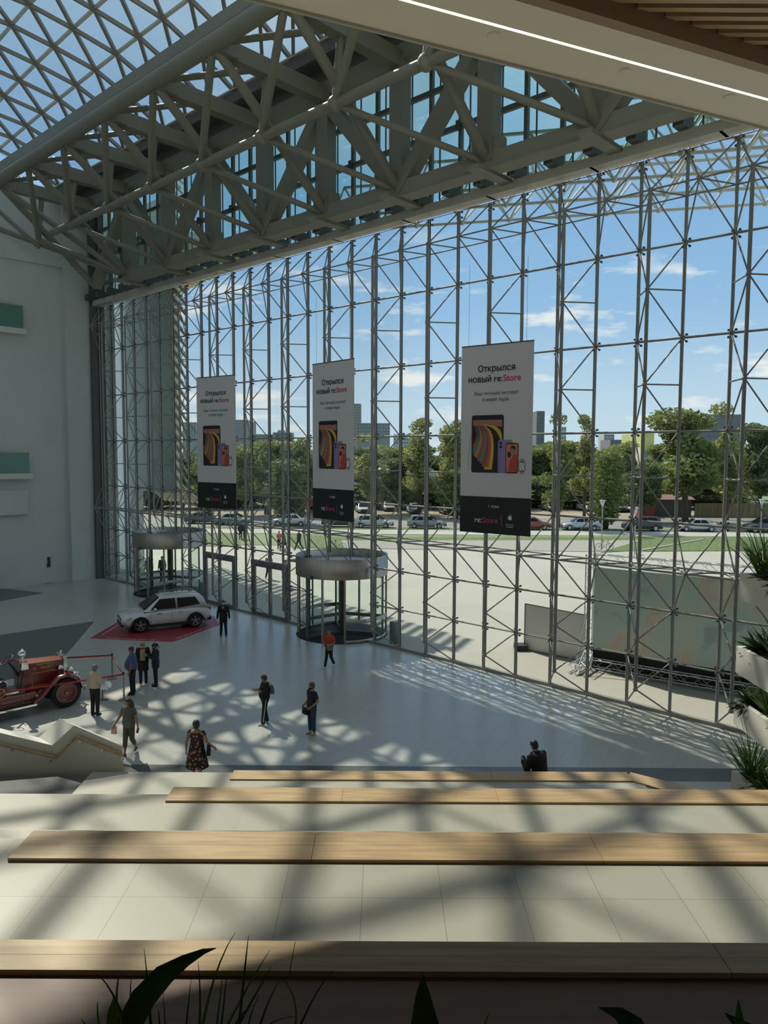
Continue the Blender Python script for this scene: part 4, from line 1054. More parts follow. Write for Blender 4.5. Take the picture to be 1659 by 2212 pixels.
def put(me, name, parent, x, y, z=.006, rz=0):
    o = bpy.data.objects.new(name, me); COL.objects.link(o); o.parent = parent; o.location = (x, y, z); o.rotation_euler = (0, 0, rz); return o
def rrect(x0, y0, x1, y1, r, n=5):
    pts = []
    for cx, cy, a in ((x1 - r, y1 - r, 0), (x0 + r, y1 - r, 90), (x0 + r, y0 + r, 180), (x1 - r, y0 + r, 270)):
        for k in range(n + 1): g = radians(a + 90 * k / n); pts.append((cx + r * cos(g), cy + r * sin(g)))
    return pts
def poly2(name, pts, z, m, parent, th=.002):
    b = MB(); b.slab([(p[0], p[1], z) for p in pts], (0, 0, th)); return b.build(name, m, parent)
CLOTH = mat('banner_cloth', (.62, .60, .62), .8); BK = mat('banner_black', (.012, .012, .014), .6); INK = mat('black_ink', (.01, .01, .012), .7)
PINK = mat('magenta_ink', (.55, .05, .16), .7); PINK2 = mat('red_pink_ink', (.55, .08, .14), .7); GREYI = mat('grey_ink', (.10, .10, .11), .7); WH = mat('white_ink', (.75, .75, .75), .7)
def bez(p0, p1, p2, p3, n=10):
    return [((1 - t) ** 3 * p0[0] + 3 * (1 - t) ** 2 * t * p1[0] + 3 * (1 - t) * t * t * p2[0] + t ** 3 * p3[0], (1 - t) ** 3 * p0[1] + 3 * (1 - t) ** 2 * t * p1[1] + 3 * (1 - t) * t * t * p2[1] + t ** 3 * p3[1]) for t in [k / n for k in range(n + 1)]]
BANM = {}
def banner(pl, pr, zb, label):
    # pl, pr: lower left and right corners in plan
    d = (pr - pl); w = d.length; x = d.normalized(); Hh = 7.0
    root = thing('banner', (pl + pr) / 2 + Vector((0, 0, zb)), label, 'banner', 'hanging shop banners')
    nrm = x.cross(Vector((0, 0, 1)));
    M = Matrix((x, Vector((0, 0, 1)), nrm)).transposed(); root.rotation_euler = M.to_euler()
    s = w / 3.0
    def P(me, n, px, py, z=.012): return put(me, n, root, px, py, z)
    def keep(k, f):
        if k not in BANM: BANM[k] = f()
        return BANM[k]
    MB().bbox((-w / 2, 0, -.01), (w / 2, Hh, .0)).build('cloth', CLOTH, root)
    MB().bbox((-w / 2, 0, .0), (w / 2, 1.38, .004)).build('black_foot_panel', BK, root)
    MB().tube((-w / 2, Hh, -.005), (w / 2, Hh, -.005), .025, n=8).build('top_rod', STEELD, root)
    for k in (-.8, .8): MB().tube((w / 2 * k, Hh, 0), (w / 2 * k, 10.0, 0), .006, n=4).build('hanging_wire', STEELD, root)
    P(keep('a', lambda: text_mesh('Открылся', .33, .005, INK, 'headline')), 'headline', 0, 6.02)
    P(keep('b', lambda: text_mesh('новый re:', .33, .005, INK, 'headline', 'RIGHT')), 'headline', .26 * s, 5.64)
    P(keep('c', lambda: text_mesh('Store', .33, .005, PINK, 'headline', 'LEFT')), 'pink_word', .28 * s, 5.64)
    P(keep('d', lambda: text_mesh('Ваш личный эксперт', .185, 0, GREYI, 'subline')), 'subline', 0, 5.16)
    P(keep('e', lambda: text_mesh('в мире Apple.', .185, 0, GREYI, 'subline')), 'subline', 0, 4.93)
    P(keep('f', lambda: text_mesh('1 этаж', .15, 0, WH, 'floor_note')), 'floor_note', -.03, .98)
    P(keep('g', lambda: text_mesh('re:', .30, .002, WH, 'shop_name', 'RIGHT')), 'shop_name', -.52, .40)
    P(keep('h', lambda: text_mesh('Store', .30, .002, PINK2, 'shop_name', 'LEFT')), 'shop_name', -.50, .40)
    P(keep('i', lambda: text_mesh('Premium\nReseller', .085, 0, WH, 'small_note')), 'small_note', .66, .36)
    poly2('divider', [(.30, .32), (.305, .32), (.305, .72), (.30, .72)], .006, WH, root)
    # fruit mark with a bite and a leaf
    ap = [(.0, .10), (.05, .115), (.09, .09), (.075, .05), (.085, .015), (.10, -.01), (.07, -.07), (.04, -.09), (0, -.08), (-.04, -.09), (-.075, -.06), (-.1, .0), (-.095, .06), (-.06, .11), (-.03, .11)]
    poly2('fruit_mark', [(.66 + a * .8, .62 + c_ * .8) for a, c_ in ap], .006, WH, root); poly2('fruit_leaf', [(.66, .72), (.665, .755), (.70, .78), (.695, .745)], .006, WH, root)
    # tablet with ribbons of colour
    tab = poly2('tablet', rrect(-1.02 * s, 2.28, .34 * s, 4.42, .08), .004, BK, root)
    X0, X1, Y0, Y1 = -.96 * s, .28 * s, 2.4, 4.24
    def SX(u): return X0 + (X1 - X0) * u
    def SY(v): return Y0 + (Y1 - Y0) * v
    poly2('picture_sky', [(SX(0), SY(.9)), (SX(1), SY(.86)), (SX(1), SY(1)), (SX(0), SY(1))], .007, mat('dull_salmon', (.42, .16, .13), .6), tab)
    cols = [(.62, .42, .03), (.45, .10, .08), (.40, .05, .07), (.05, .24, .22), (.42, .07, .06), (.42, .25, .05), (.05, .2, .18), (.4, .06, .06)]
    for k, c_ in enumerate(cols):
        u = k / 7.0
        e0 = [(.40 - u * .55, 0 + u * .42), (.62 - u * .48, .5), (.72 - u * .5, .82), (.30 - u * .3, .90)]
        wd = .30 - u * .17
        L_ = bez(*e0); Rr = bez((e0[0][0] + wd * (.9 - u * .3), e0[0][1] * .8), (e0[1][0] + wd * .45, .5), (e0[2][0] + wd * .25, .80), (e0[3][0] + .02, .91))
        pts = [(SX(min(1, max(0, a))), SY(min(.92, max(0, c)))) for a, c in L_] ; pr2 = [(SX(min(1, max(0, a))), SY(min(.92, max(0, c)))) for a, c in Rr]
        b = MB()
        for q in range(len(pts) - 1): b.add([(pts[q][0], pts[q][1], .0075 + k * .0002), (pr2[q][0], pr2[q][1], .0075 + k * .0002), (pr2[q + 1][0], pr2[q + 1][1], .0075 + k * .0002), (pts[q + 1][0], pts[q + 1][1], .0075 + k * .0002)], [(0, 1, 2, 3)])
        b.build('colour_ribbon', mat('ribbon_%d' % (k % 8), c_, .6), tab)
    yr = [(.62, .78), (.8, .78), (1.0, .55), (1, .35)]
    L_ = bez((.35, .90), (.75, .86), (.95, .75), (1.0, .38)); Rr = bez((.38, .91), (.85, .89), (1, .82), (1.0, .62)); b = MB()
    for q in range(len(L_) - 1): b.add([(SX(L_[q][0]), SY(L_[q][1]), .0095), (SX(min(1, Rr[q][0])), SY(Rr[q][1]), .0095), (SX(min(1, Rr[q + 1][0])), SY(Rr[q + 1][1]), .0095), (SX(L_[q + 1][0]), SY(L_[q + 1][1]), .0095)], [(0, 1, 2, 3)])
    b.build('colour_ribbon', MATS['ribbon_0'], tab)
    poly2('stylus', [(-1.2 * s, 2.3), (-1.18 * s, 2.3), (-1.04 * s, 3.72), (-1.07 * s, 3.72)], .004, mat('pale_grey', (.4, .4, .42), .5), root)
    vio = poly2('violet_phone', rrect(.12 * s, 2.28, .72 * s, 3.50, .09), .012, mat('violet_print', (.26, .20, .45), .5), root)
    for yy in (3.38, 3.24): poly2('lens', rrect(.18 * s, yy - .055, .18 * s + .11, yy + .055, .05), .0145, BK, vio)
    ph = poly2('red_phone', rrect(.44 * s, 2.28, .96 * s, 3.38, .08), .016, BK, root)
    poly2('phone_screen', rrect(.47 * s, 2.32, .93 * s, 3.34, .06), .0185, mat('coral_print', (.62, .20, .14), .6), ph)
    poly2('portrait_coat', [(.56 * s, 2.33), (.92 * s, 2.33), (.92 * s, 2.95), (.80 * s, 2.98), (.70 * s, 2.84), (.62 * s, 2.7)], .021, mat('coat_red', (.50, .06, .04), .6), ph)
    poly2('portrait_face', [(.66 * s, 2.92), (.74 * s, 2.88), (.83 * s, 2.98), (.85 * s, 3.14), (.80 * s, 3.22), (.68 * s, 3.2), (.65 * s, 3.05)], .0225, mat('printed_skin', (.33, .19, .14), .7), ph)
    poly2('portrait_hair', [(.63 * s, 3.14), (.66 * s, 3.24), (.76 * s, 3.30), (.86 * s, 3.22), (.87 * s, 3.12), (.80 * s, 3.18), (.68 * s, 3.18)], .024, BK, ph)
    poly2('portrait_shadow', rrect(.52 * s, 2.86, .66 * s, 3.06, .06), .0225, BK, ph)
    wt = poly2('watch_strap', [(1.02 * s, 2.26), (1.19 * s, 2.26), (1.20 * s, 2.8), (1.01 * s, 2.8)], .004, mat('strap_rose', (.42, .28, .26), .6), root)
    poly2('watch_case', rrect(.98 * s, 2.36, 1.24 * s, 2.70, .05), .008, BK, wt); poly2('watch_face', rrect(1.0 * s, 2.385, 1.22 * s, 2.675, .04), .0105, WH, wt)
    for tx, dx, dy in (('12', 0, .08), ('9', -.07, -.03), ('3', .07, -.03), ('6', 0, -.13)):
        o = bpy.data.objects.new('watch_digit', keep('w' + tx, lambda: text_mesh(tx, .11, .002, INK, 'digit'))); COL.objects.link(o); o.parent = wt; o.location = (1.11 * s + dx * .9, 2.53 + dy * .9, .0135)
    return root
def ban(l, r, lb, n=1.8):
    pl = wp(*l, n); pl = Vector((pl.x, pl.y, 0)); sr = sight(*r); best = None
    for k in range(1, 4000):                          # right corner on its sight line, 3 m (or as near as it comes) away
        q = Vector((sr.x, sr.y, 0)) * (20 + k * .006) / sr.y
        e = abs((q - pl).length - 3.0) + (0 if tn(q)[1] > 1.25 else 5)
        if best is None or e < best[0] - 1e-9: best = (e, q)
    return banner(pl, best[1], 5.82, lb)
ban((424, 815), (508, 808), 'leftmost hanging banner advertising tablets and phones')
ban((675, 787), (765, 776), 'middle hanging banner, above the near revolving door')
ban((998, 748), (1154, 735), 'rightmost and largest looking banner, in front of the gravel field')

# ================================================================== CARS
def lerp(tab, x):
    for (a, u), (c, v) in zip(tab, tab[1:]):
        if a <= x <= c: return u + (v - u) * (x - a) / (c - a)
    return tab[0][1] if x < tab[0][0] else tab[-1][1]
TYRE = mat('tyre_rubber', (.016, .016, .017), .8); CARGL = mat('dark_car_glass', (.006, .008, .010), .12, spec=.16); ALLOY = mat('alloy_wheel', (.42, .42, .41), .3, metal=.8)
PLAS = mat('black_plastic', (.018, .018, .02), .55)
def wheel(b, c, r, side, w=.22): pass
def car(label, loc, rz, paint, kind='suv', detail=False, group=None, cat='car'):
    root = thing('car', loc, label, cat, group, rz)
    L = {'suv': 4.35, 'sedan': 4.5, 'wagon': 4.6}[kind]; Wd = .92 if kind == 'suv' else .87
    ht = {'suv': 1.68, 'sedan': 1.45, 'wagon': 1.52}[kind]; fx, bx = L / 2, -L / 2; R = .355 if kind == 'suv' else .31
    gc = .24 if kind == 'suv' else .19
    wx = (fx - .86, bx + .82)
    belt = 1.02 if kind == 'suv' else .92
    top = {'suv': [(bx, .86), (bx + .12, 1.0), (bx + .8, belt + .04), (fx - 1.35, belt), (fx - .5, belt - .12), (fx - .12, belt - .18), (fx, belt - .27)],
           'sedan': [(bx, .74), (bx + .1, .95), (bx + .7, .97), (bx + 1.2, belt + .02), (fx - 1.35, belt), (fx - .5, belt - .13), (fx - .1, belt - .24), (fx, belt - .4)],
           'wagon': [(bx, .8), (bx + .1, .95), (bx + .8, belt + .03), (fx - 1.35, belt), (fx - .5, belt - .13), (fx - .1, belt - .24), (fx, belt - .4)]}[kind]
    hw = [(bx, .74), (bx + .1, .84), (bx + .45, Wd - .02), (bx + 1, Wd), (fx - 1, Wd), (fx - .5, Wd - .03), (fx - .15, .80), (fx, .68)]
    rings = []; ns = 30 if detail else 16
    for k in range(ns + 1):
        x = bx + L * k / ns; zt = lerp(top, x); w = lerp(hw, x); zb = gc + (.14 if x > fx - .25 or x < bx + .25 else 0)
        # wheel arch cut: lift the sill over the wheels
        ring = [(x, -w * .86, zb), (x, -w * .985, zb + .12), (x, -w, zb + .32), (x, -w * .985, zt - .22), (x, -w * .94, zt - .07), (x, -w * .80, zt), (x, -w * .3, zt + .025), (x, w * .3, zt + .025), (x, w * .80, zt), (x, w * .94, zt - .07), (x, w * .985, zt - .22), (x, w, zb + .32), (x, w * .985, zb + .12), (x, w * .86, zb)]
        for q in range(len(ring)):
            X_, Y_, Z_ = ring[q]
            for c in wx:
                d = abs(x - c); rr = R + .07
                if d < rr and abs(Y_) > w * .5:
                    za = R + sqrt(rr * rr - d * d)
                    if Z_ < za and Z_ < zb + .5: ring[q] = (X_, Y_, max(Z_, min(za, zb + .55)))
        rings.append(ring)
    body = MB().loft(rings).build('body', paint, root)
    # greenhouse
    if kind == 'suv': gx = [(bx + .14, belt - .02, .74), (bx + .34, ht - .22, .66), (bx + .52, ht - .06, .60), (bx + 1.3, ht, .60), (fx - 2.1, ht - .01, .60), (fx - 1.85, ht - .06, .60), (fx - 1.02, belt - .02, .76)]
    elif kind == 'sedan': gx = [(bx + .62, belt, .70), (bx + 1.35, ht - .06, .56), (bx + 1.7, ht, .56), (fx - 2.15, ht - .01, .56), (fx - 1.95, ht - .05, .56), (fx - 1.15, belt - .02, .72)]
    else: gx = [(bx + .14, belt, .72), (bx + .5, ht - .08, .58), (bx + .8, ht - .02, .56), (fx - 2.15, ht, .56), (fx - 1.95, ht - .05, .56), (fx - 1.15, belt - .02, .72)]
    roofs = []
    for x, z, w in gx:
        wb = Wd - .07; zl = belt - .04
        f = max(0, (z - zl) / (ht - zl)); wt = wb + (w - wb) * f
        roofs.append([(x, -wb, zl), (x, -wt - .0, z - .06), (x, -wt * .86, z), (x, 0, z + .03), (x, wt * .86, z), (x, wt, z - .06), (x, wb, zl)])
    MB().loft(roofs, smooth=detail).build('cabin', paint, root)
    def sidept(x, z, s): f = (z - belt + .04) / (ht - .06 - belt + .04); wb = Wd - .07; return (x, s * (wb + (.60 - wb if kind == 'suv' else .56 - wb) * f + .012), z)
    xs0, xs1 = (bx + .55, fx - 1.35) if kind != 'sedan' else (bx + 1.05, fx - 1.45)
    for s in (-1, 1):
        mid = (xs0 + xs1) / 2 - .05
        for a, c, sl0, sl1 in ((xs0, mid - .04, .38 if kind == 'sedan' else .16, 0), (mid + .04, xs1, 0, .48)):
            if kind == 'suv' and a == xs0: q = [(a, belt + .14), (c, belt + .04), (c, ht - .14), (a + .22, ht - .15)]
            else: q = [(a, belt + .04), (c, belt + .04), (c - sl1, ht - .14), (a + sl0, ht - .14)]
            pts = [sidept(x, z, s) for x, z in q]
            MB().slab(pts, (0, s * .012, 0)).build('side_window', CARGL, root)
    (x5, z5, w5), (x6, z6, w6) = gx[-2], gx[-1]
    MB().slab([(x5 + .03, -w5 * .9, z5 - .01), (x5 + .03, w5 * .9, z5 - .01), (x6 - .03, Wd - .17, z6 + .09), (x6 - .03, -(Wd - .17), z6 + .09)], (.025, 0, .03)).build('windscreen', CARGL, root)
    (x0, z0, w0), (x1, z1, w1) = gx[0], gx[1]
    MB().slab([(x0 + .05, -.62, z0 + .1), (x0 + .05, .62, z0 + .1), (x1 - .0, w1 * .85, z1 - .02), (x1 - .0, -w1 * .85, z1 - .02)], (-.03, 0, .02)).build('rear_window', CARGL, root)
    for x in wx:
        for s in (-1, 1):
            y = s * (Wd - .11); b = MB(); b.lathe((0, 0, 0), [(.0, -.1), (R - .05, -.11), (R, -.07), (R, .07), (R - .05, .11), (R - .11, .11), (R - .11, .04), (0, .04)], 24 if detail else 14)
            w_ = b.build('wheel', TYRE, root); w_.location = (x, y, R); w_.rotation_euler = (-s * pi / 2, 0, 0)
            b = MB()
            if detail:
                b.lathe((0, 0, 0), [(R - .13, .05), (R - .105, .1), (R - .12, .06)], 24)
                for k in range(10): a = k * pi / 5 + (.12 if k % 2 else -.12); b.beam((.03 * cos(a), .03 * sin(a), .085), ((R - .12) * cos(a), (R - .12) * sin(a), .085), .035, .03)
                b.ball((0, 0, .08), (.06, .06, .03), 10, 5)
            else: b.lathe((0, 0, 0), [(0, .08), (R - .14, .07), (R - .11, .09)], 12)
            o = b.build('hub', ALLOY, w_)
            o = MB().lathe((0, 0, 0), [(R + .02, -.02), (R + .075, -.02), (R + .075, .03), (R + .02, .03)], 16, a0=0, a1=pi).build('arch_trim', PLAS if detail else paint, root); o.location = (x, s * (Wd - .015), R); o.rotation_euler = (pi / 2, 0, 0)
        MB().tube((x, -Wd + .22, R), (x, Wd - .22, R), R + .05, n=16).build('wheel_well', BLACK, root)
    for s in (-1, 1):
        MB().bbox((-1.15, s * (Wd - .05) - .02, gc - .02), (.95, s * (Wd - .05) + .05, gc + .12)).build('sill', PLAS, root)
        MB().slab([(fx - .03, s * .45, belt - .40), (fx - .30, s * .84, belt - .36), (fx - .44, s * .86, belt - .22), (fx - .06, s * .46, belt - .30)], (.035, s * .03, .01)).build('headlight', SHINY if detail else ALLOY, root)
        MB().bbox((bx + .0, s * .60 - .11, belt - .20), (bx + .2, s * .60 + .15, belt - .06)).build('tail_light', mat('tail_light_red', (.45, .02, .03), .25), root)
        MB().ball((fx - 1.55, s * (Wd + .06), belt + .08), (.09, .12, .08), 8, 6).build('mirror', paint, root)
        if detail:
            for xx in (-.72, .28): MB().bbox((xx, s * (Wd - .01) - .01, belt - .17), (xx + .2, s * (Wd - .01) + .02, belt - .13)).build('door_handle', ALLOY, root)
            MB().path([(bx + .6, s * .5, ht + .02), (bx + .8, s * .52, ht + .06), (fx - 2.2, s * .52, ht + .06), (fx - 2.0, s * .5, ht + .02)], .018, 6).build('roof_rail', ALLOY, root)
            for xx in (-.18, .82): MB().bbox((xx - .004, s * Wd - .004, gc + .2), (xx + .004, s * Wd + .004, belt - .04)).build('door_gap', PLAS, root)
    MB().bbox((fx - .12, -.44, belt - .46), (fx + .012, .44, belt - .30)).build('grille', PLAS, root)
    MB().bbox((fx - .1, -.6, gc + .06), (fx + .02, .6, gc + .26)).build('lower_grille', PLAS, root)
    MB().bbox((bx - .025, -.7, gc + .04), (bx + .15, .7, gc + .26)).build('rear_bumper', PLAS if kind == 'suv' else paint, root)
    if detail: MB().bbox((fx - .02, -.26, belt - .48), (fx + .02, .26, belt - .38)).build('number_plate', WH, root)
    return root
def paint(n, c): return mat('car_paint_' + n, c, .25, coat=.6)
wf, wr_ = gp(302, 1367), gp(420, 1355); ax = (wf - wr_).normalized(); side = Vector((-ax.y, ax.x, 0))   # left side of the car
mid = (wf + wr_) / 2 - side * .0
# the two surveyed wheels are the left-hand ones
lw = Vector((ax.y, -ax.x, 0)); lw = lw if lw.y > 0 else -lw
root = car('white compact SUV on display on the red floor graphic', mid + lw * .82 + ax * -.02 + Vector((0, 0, .012)), atan2(ax.y, ax.x), paint('pearl_white', (.62, .64, .66)), 'suv', True)
# red floor graphic
RED = mat('red_floor_vinyl', (.28, .035, .055), .35); WL = mat('white_vinyl_line', (.62, .5, .5), .5)
pm = [gp(191, 1380), gp(374, 1388), gp(476, 1350), gp(462, 1331), gp(300, 1322), gp(262, 1338)]
fg = thing('floor_graphic', pm[0] * .5 + pm[2] * .5, 'red vinyl floor graphic with white lettering strips under the white SUV', 'floor graphic')
MB().prism([p.xy for p in pm], 0, .006).build('vinyl', RED, fg, world=True)
b = MB()
for p, q in zip(pm, pm[1:] + pm[:1]): b.beam(p + Vector((0, 0, .008)), q + Vector((0, 0, .008)), .05, .006)
b.build('border', WL, fg, world=True)
def dashes(p, q, inset, seed):
    rnd = random.Random(seed); d = (q - p).normalized(); L = (q - p).length; nn = Vector((-d.y, d.x, 0)); cen = (pm[0] + pm[2] + pm[4]) / 3
    if nn.dot(cen - p) < 0: nn = -nn
    b = MB(); s = L * .18
    while s < L * .8:
        l = rnd.uniform(.05, .14); b.box(p + d * (s + l / 2) + nn * inset + Vector((0, 0, .009)), (l, .07, .004), atan2(d.y, d.x)); s += l + rnd.choice((.03, .04, .12))
    b.build('lettering_strip', WL, fg, world=True)
dashes(pm[0], pm[1], .28, 1); dashes(pm[1], pm[2], .3, 2); dashes(pm[0], pm[5], .35, 4)

S_, Y_ = 'sedan', 'suv'
def street_rz(px, by_): a, c = gp(px - 30, by_ - .3), gp(px + 30, by_ + .3); return atan2((c - a).y, (c - a).x)
lot = [(627, 1136, 'sedan', (.55, .56, .57), pi, 'white saloon car parked on the street left of the middle banner'), (735, 1138, 'suv', (.03, .035, .035), 0, 'dark SUV parked on the street below the middle banner'),
       (808, 1140, 'wagon', (.50, .51, .50), 0, 'silver estate car just right of the middle banner'), (922, 1141, 'wagon', (.25, .27, .29), 0, 'grey estate car between the middle and big banners'),
       (1148, 1144, 'sedan', (.25, .05, .04), 0, 'dull red car peeping out right of the big banner foot'), (1254, 1145, 'sedan', (.45, .50, .55), pi, 'pale blue saloon left of the narrow upright tree'),
       (1386, 1147, 'suv', (.03, .03, .03), pi, 'black SUV parked right of the narrow upright tree'), (1504, 1148, 'sedan', (.48, .50, .53), pi, 'silver saloon with red tail light under the tallest tree'),
       (1650, 1150, 'suv', (.05, .055, .06), pi, 'dark car at the right frame edge behind the planter'), (505, 1134, 'sedan', (.4, .4, .38), 0, 'pale car on the street seen below the left banner'), (440, 1131, 'sedan', (.05, .05, .06), 0, 'dark car on the street left of the left banner')]
for px, by_, k, c, da, lb in lot:
    car(lb, gp(px, by_) + Vector((0, 0, .06)), street_rz(px, by_) + da, paint('%02d' % int(c[0] * 99) + k, c), k, group='cars parked along the street')
lot2 = [(783, 1108, 'sedan', (.55, .56, .56), 'white car nose-on in the dirt lot beside the middle banner'), (895, 1109, 'sedan', (.45, .47, .49), 'silver car nose-on under the animal sculpture'), (838, 1104, 'sedan', (.35, .30, .24), 'beige car nose-on left of the animal sculpture'),
        (966, 1111, 'sedan', (.05, .06, .08), 'dark blue car nose-on left of the big banner'), (1188, 1104, 'sedan', (.1, .11, .12), 'dark car in the dirt lot right of the big banner'), (1266, 1104, 'sedan', (.55, .58, .60), 'white car in the dirt lot, left of the narrow tree'),
        (1293, 1104, 'suv', (.5, .52, .54), 'pale SUV directly behind the narrow tree'), (1331, 1106, 'suv', (.09, .1, .1), 'black SUV in the dirt lot right of the narrow tree'), (1358, 1106, 'sedan', (.22, .08, .07), 'dark red car in the dirt lot beside the red container')]
for px, by_, k, c, lb in lot2:
    car(lb, gp(px, by_) + Vector((0, 0, .06)), -pi / 2 + .15, paint('%02d' % int(c[0] * 99) + k, c), k, group='cars in the dirt parking lot')

# ================================================================== VINTAGE FIRE ENGINE (front points to local +x)
FRED = mat('fire_engine_red', (.16, .017, .016), .28, coat=.6, noise=.15, nscale=1); GOLD = mat('gold_lining', (.50, .33, .10), .5); LEATH = mat('black_leather', (.012, .012, .013), .45)
w0 = gp(143, 1527); fa = atan2(N_.y, N_.x) - .03; fd = Vector((cos(fa), sin(fa), 0)); fl = Vector((-fd.y, fd.x, 0))
fe = thing('fire_engine', w0 + fl * .72 + Vector((0, 0, 0)), 'dark red vintage fire engine with chrome lamps behind the red rope', 'fire engine', rz=fa)
def FB(name, fn, m, parent=None): b = MB(); fn(b); return b.build(name, m, parent or fe)
for x in (0, -3.9):
    for s in (-1, 1):
        w_ = FB('wheel', lambda b: b.lathe((0, 0, 0), [(.36, -.1), (.47, -.11), (.52, -.06), (.52, .06), (.47, .11), (.36, .1)], 36), TYRE); w_.location = (x, s * .72, .52); w_.rotation_euler = (-s * pi / 2, 0, 0)
        FB('wheel_disc', lambda b: b.lathe((0, 0, 0), [(.37, -.05), (.37, .09), (.30, .05), (0, .08)], 36), FRED, w_)
        FB('disc_ring', lambda b: b.lathe((0, 0, 0), [(.335, .085), (.35, .092), (.335, .099)], 36), WL, w_)
        FB('hub_cap', lambda b: b.ball((0, 0, .1), (.045, .045, .035), 10, 6), GOLD, w_)
FB('axle', lambda b: (b.tube((0, -.7, .52), (0, .7, .52), .05), b.tube((-3.9, -.7, .52), (-3.9, .7, .52), .06)), PLAS)
FB('chassis', lambda b: (b.bbox((-5.2, -.42, .58), (.35, -.34, .72)), b.bbox((-5.2, .34, .58), (.35, .42, .72))), FRED)
def hoodring(x, w, zt): return [(x, -w, .74), (x, -w, zt - .28), (x, -w * .80, zt - .06), (x, 0, zt), (x, w * .80, zt - .06), (x, w, zt - .28), (x, w, .74)]
FB('bonnet', lambda b: b.loft([hoodring(.10, .33, 1.64), hoodring(-1.12, .43, 1.72)], smooth=False), FRED)
FB('cowl', lambda b: b.loft([hoodring(-1.12, .45, 1.74), hoodring(-1.28, .49, 1.76)], smooth=False), FRED)
for s in (-1, 1):
    FB('gold_lining', lambda b: [b.beam((x0, s * y0, z0), (x1, s * y1, z1), .012, .014) for x0, y0, z0, x1, y1, z1 in ((-.05, .348, 1.26, -1.0, .428, 1.32), (-.05, .348, .86, -1.0, .428, .86), (-.05, .348, .86, -.05, .348, 1.26), (-1.0, .428, .86, -1.0, .428, 1.32))], GOLD)
    FB('bonnet_edge_line', lambda b: [b.beam((.07, s * .275, 1.585), (-1.09, s * .355, 1.665), .012, .012), b.beam((.07, s * .34, 1.37), (.07, s * .275, 1.585), .012, .012), b.beam((-1.09, s * .44, 1.45), (-1.09, s * .355, 1.665), .012, .012)], GOLD)
# gilt name on the sloping bonnet side
def slope_text(sx, size, x, z, y, bold=.002):
    me = text_mesh(sx, size, bold, GOLD, 'gilt_lettering'); o = bpy.data.objects.new('gilt_lettering', me); COL.objects.link(o); o.parent = fe
    o.location = (x, y, z); o.rotation_euler = (radians(71), 0, radians(4.6)); return o
slope_text('WHITESBORO', .105, -.48, 1.53, -.352); slope_text('FIRE DEPT.', .095, -.48, 1.42, -.388); slope_text('135', .11, -.92, 1.43, -.428)
FB('radiator', lambda b: (b.bbox((.10, -.35, .72), (.22, .35, 1.69)),), SHINY)
FB('radiator_core', lambda b: b.bbox((.2, -.28, .8), (.235, .28, 1.56)), PLAS)
FB('radiator_cap', lambda b: (b.tube((.15, 0, 1.68), (.15, 0, 1.77), .035), b.ball((.15, 0, 1.79), .045, 8, 6)), SHINY)
for s in (-1, 1):
    o = FB('headlamp', lambda b: (b.lathe((0, 0, 0), [(.0, -.14), (.09, -.11), (.13, -.02), (.14, .0), (.13, .02), (0, .03)], 20),), SHINY); o.location = (.34, s * .42, 1.16); o.rotation_euler = (0, pi / 2, 0)
    FB('side_lamp', lambda b: b.ball((-.05, s * .47, 1.34), (.1, .07, .09), 10, 7), SHINY)
    def fen(b):
        pts = [(.52, .62), (.42, .98), (.12, 1.17), (-.25, 1.12), (-.55, .88), (-.85, .55), (-1.1, .40)]
        r0 = [(x, s * .52, z) for x, z in pts]; r1 = [(x, s * .70, z + .035) for x, z in pts]; r2 = [(x, s * .90, z - .02) for x, z in pts]
        b.loft([[a, c, d, (d[0], d[1], d[2] - .03), (a[0], a[1], a[2] - .03)] for a, c, d in zip(r0, r1, r2)])
    FB('mudguard', fen, FRED)
    FB('running_board', lambda b: b.bbox((-3.1, s * .60, .36), (-1.05, s * .92, .40)), PLAS); FB('board_edge', lambda b: b.bbox((-3.1, s * .92, .35), (-1.05, s * .935, .41)), SHINY)
    FB('side_panel', lambda b: b.bbox((-3.1, s * .56, .42), (-.95, s * .60, .74)), FRED)
    FB('panel_line', lambda b: [b.beam(p, q, .01, .012) for p, q in (((-3.0, s * .605, .70), (-1.35, s * .605, .70)), ((-1.35, s * .605, .46), (-1.35, s * .605, .70)), ((-1.22, s * .605, .70), (-.98, s * .605, .70)), ((-1.22, s * .605, .46), (-1.22, s * .605, .70)), ((-3.0, s * .605, .46), (-1.35, s * .605, .46)))], GOLD)
FB('front_bumper', lambda b: (b.path([(.55, -.55, .62), (.72, -.4, .66), (.75, 0, .66), (.72, .4, .66), (.55, .55, .62)], .035, 8), b.path([(.5, -.5, .8), (.68, -.3, .84), (.7, .1, .84)], .03, 8)), SHINY)
FB('bell_and_siren', lambda b: (b.ball((.52, -.3, .95), (.14, .13, .13), 12, 8), b.lathe((.55, .1, .82), [(.16, 0), (.13, .08), (.06, .18), (0, .2)], 16), b.tube((.3, -.2, .8), (.62, -.2, .8), .04)), SHINY)
FB('number_tag', lambda b: b.bbox((.74, -.62, .38), (.75, -.48, .56)), WH)
FB('floor_board', lambda b: b.bbox((-2.3, -.5, .74), (-1.27, .5, .78)), mat('worn_steel', (.25, .26, .25), .4, metal=.6))
FB('steering_column', lambda b: (b.tube((-1.22, -.0, 1.15), (-1.62, -.0, 1.78), .035), b.tube((-1.37, 0, 1.35), (-1.22, .2, 1.05), .02)), PLAS)
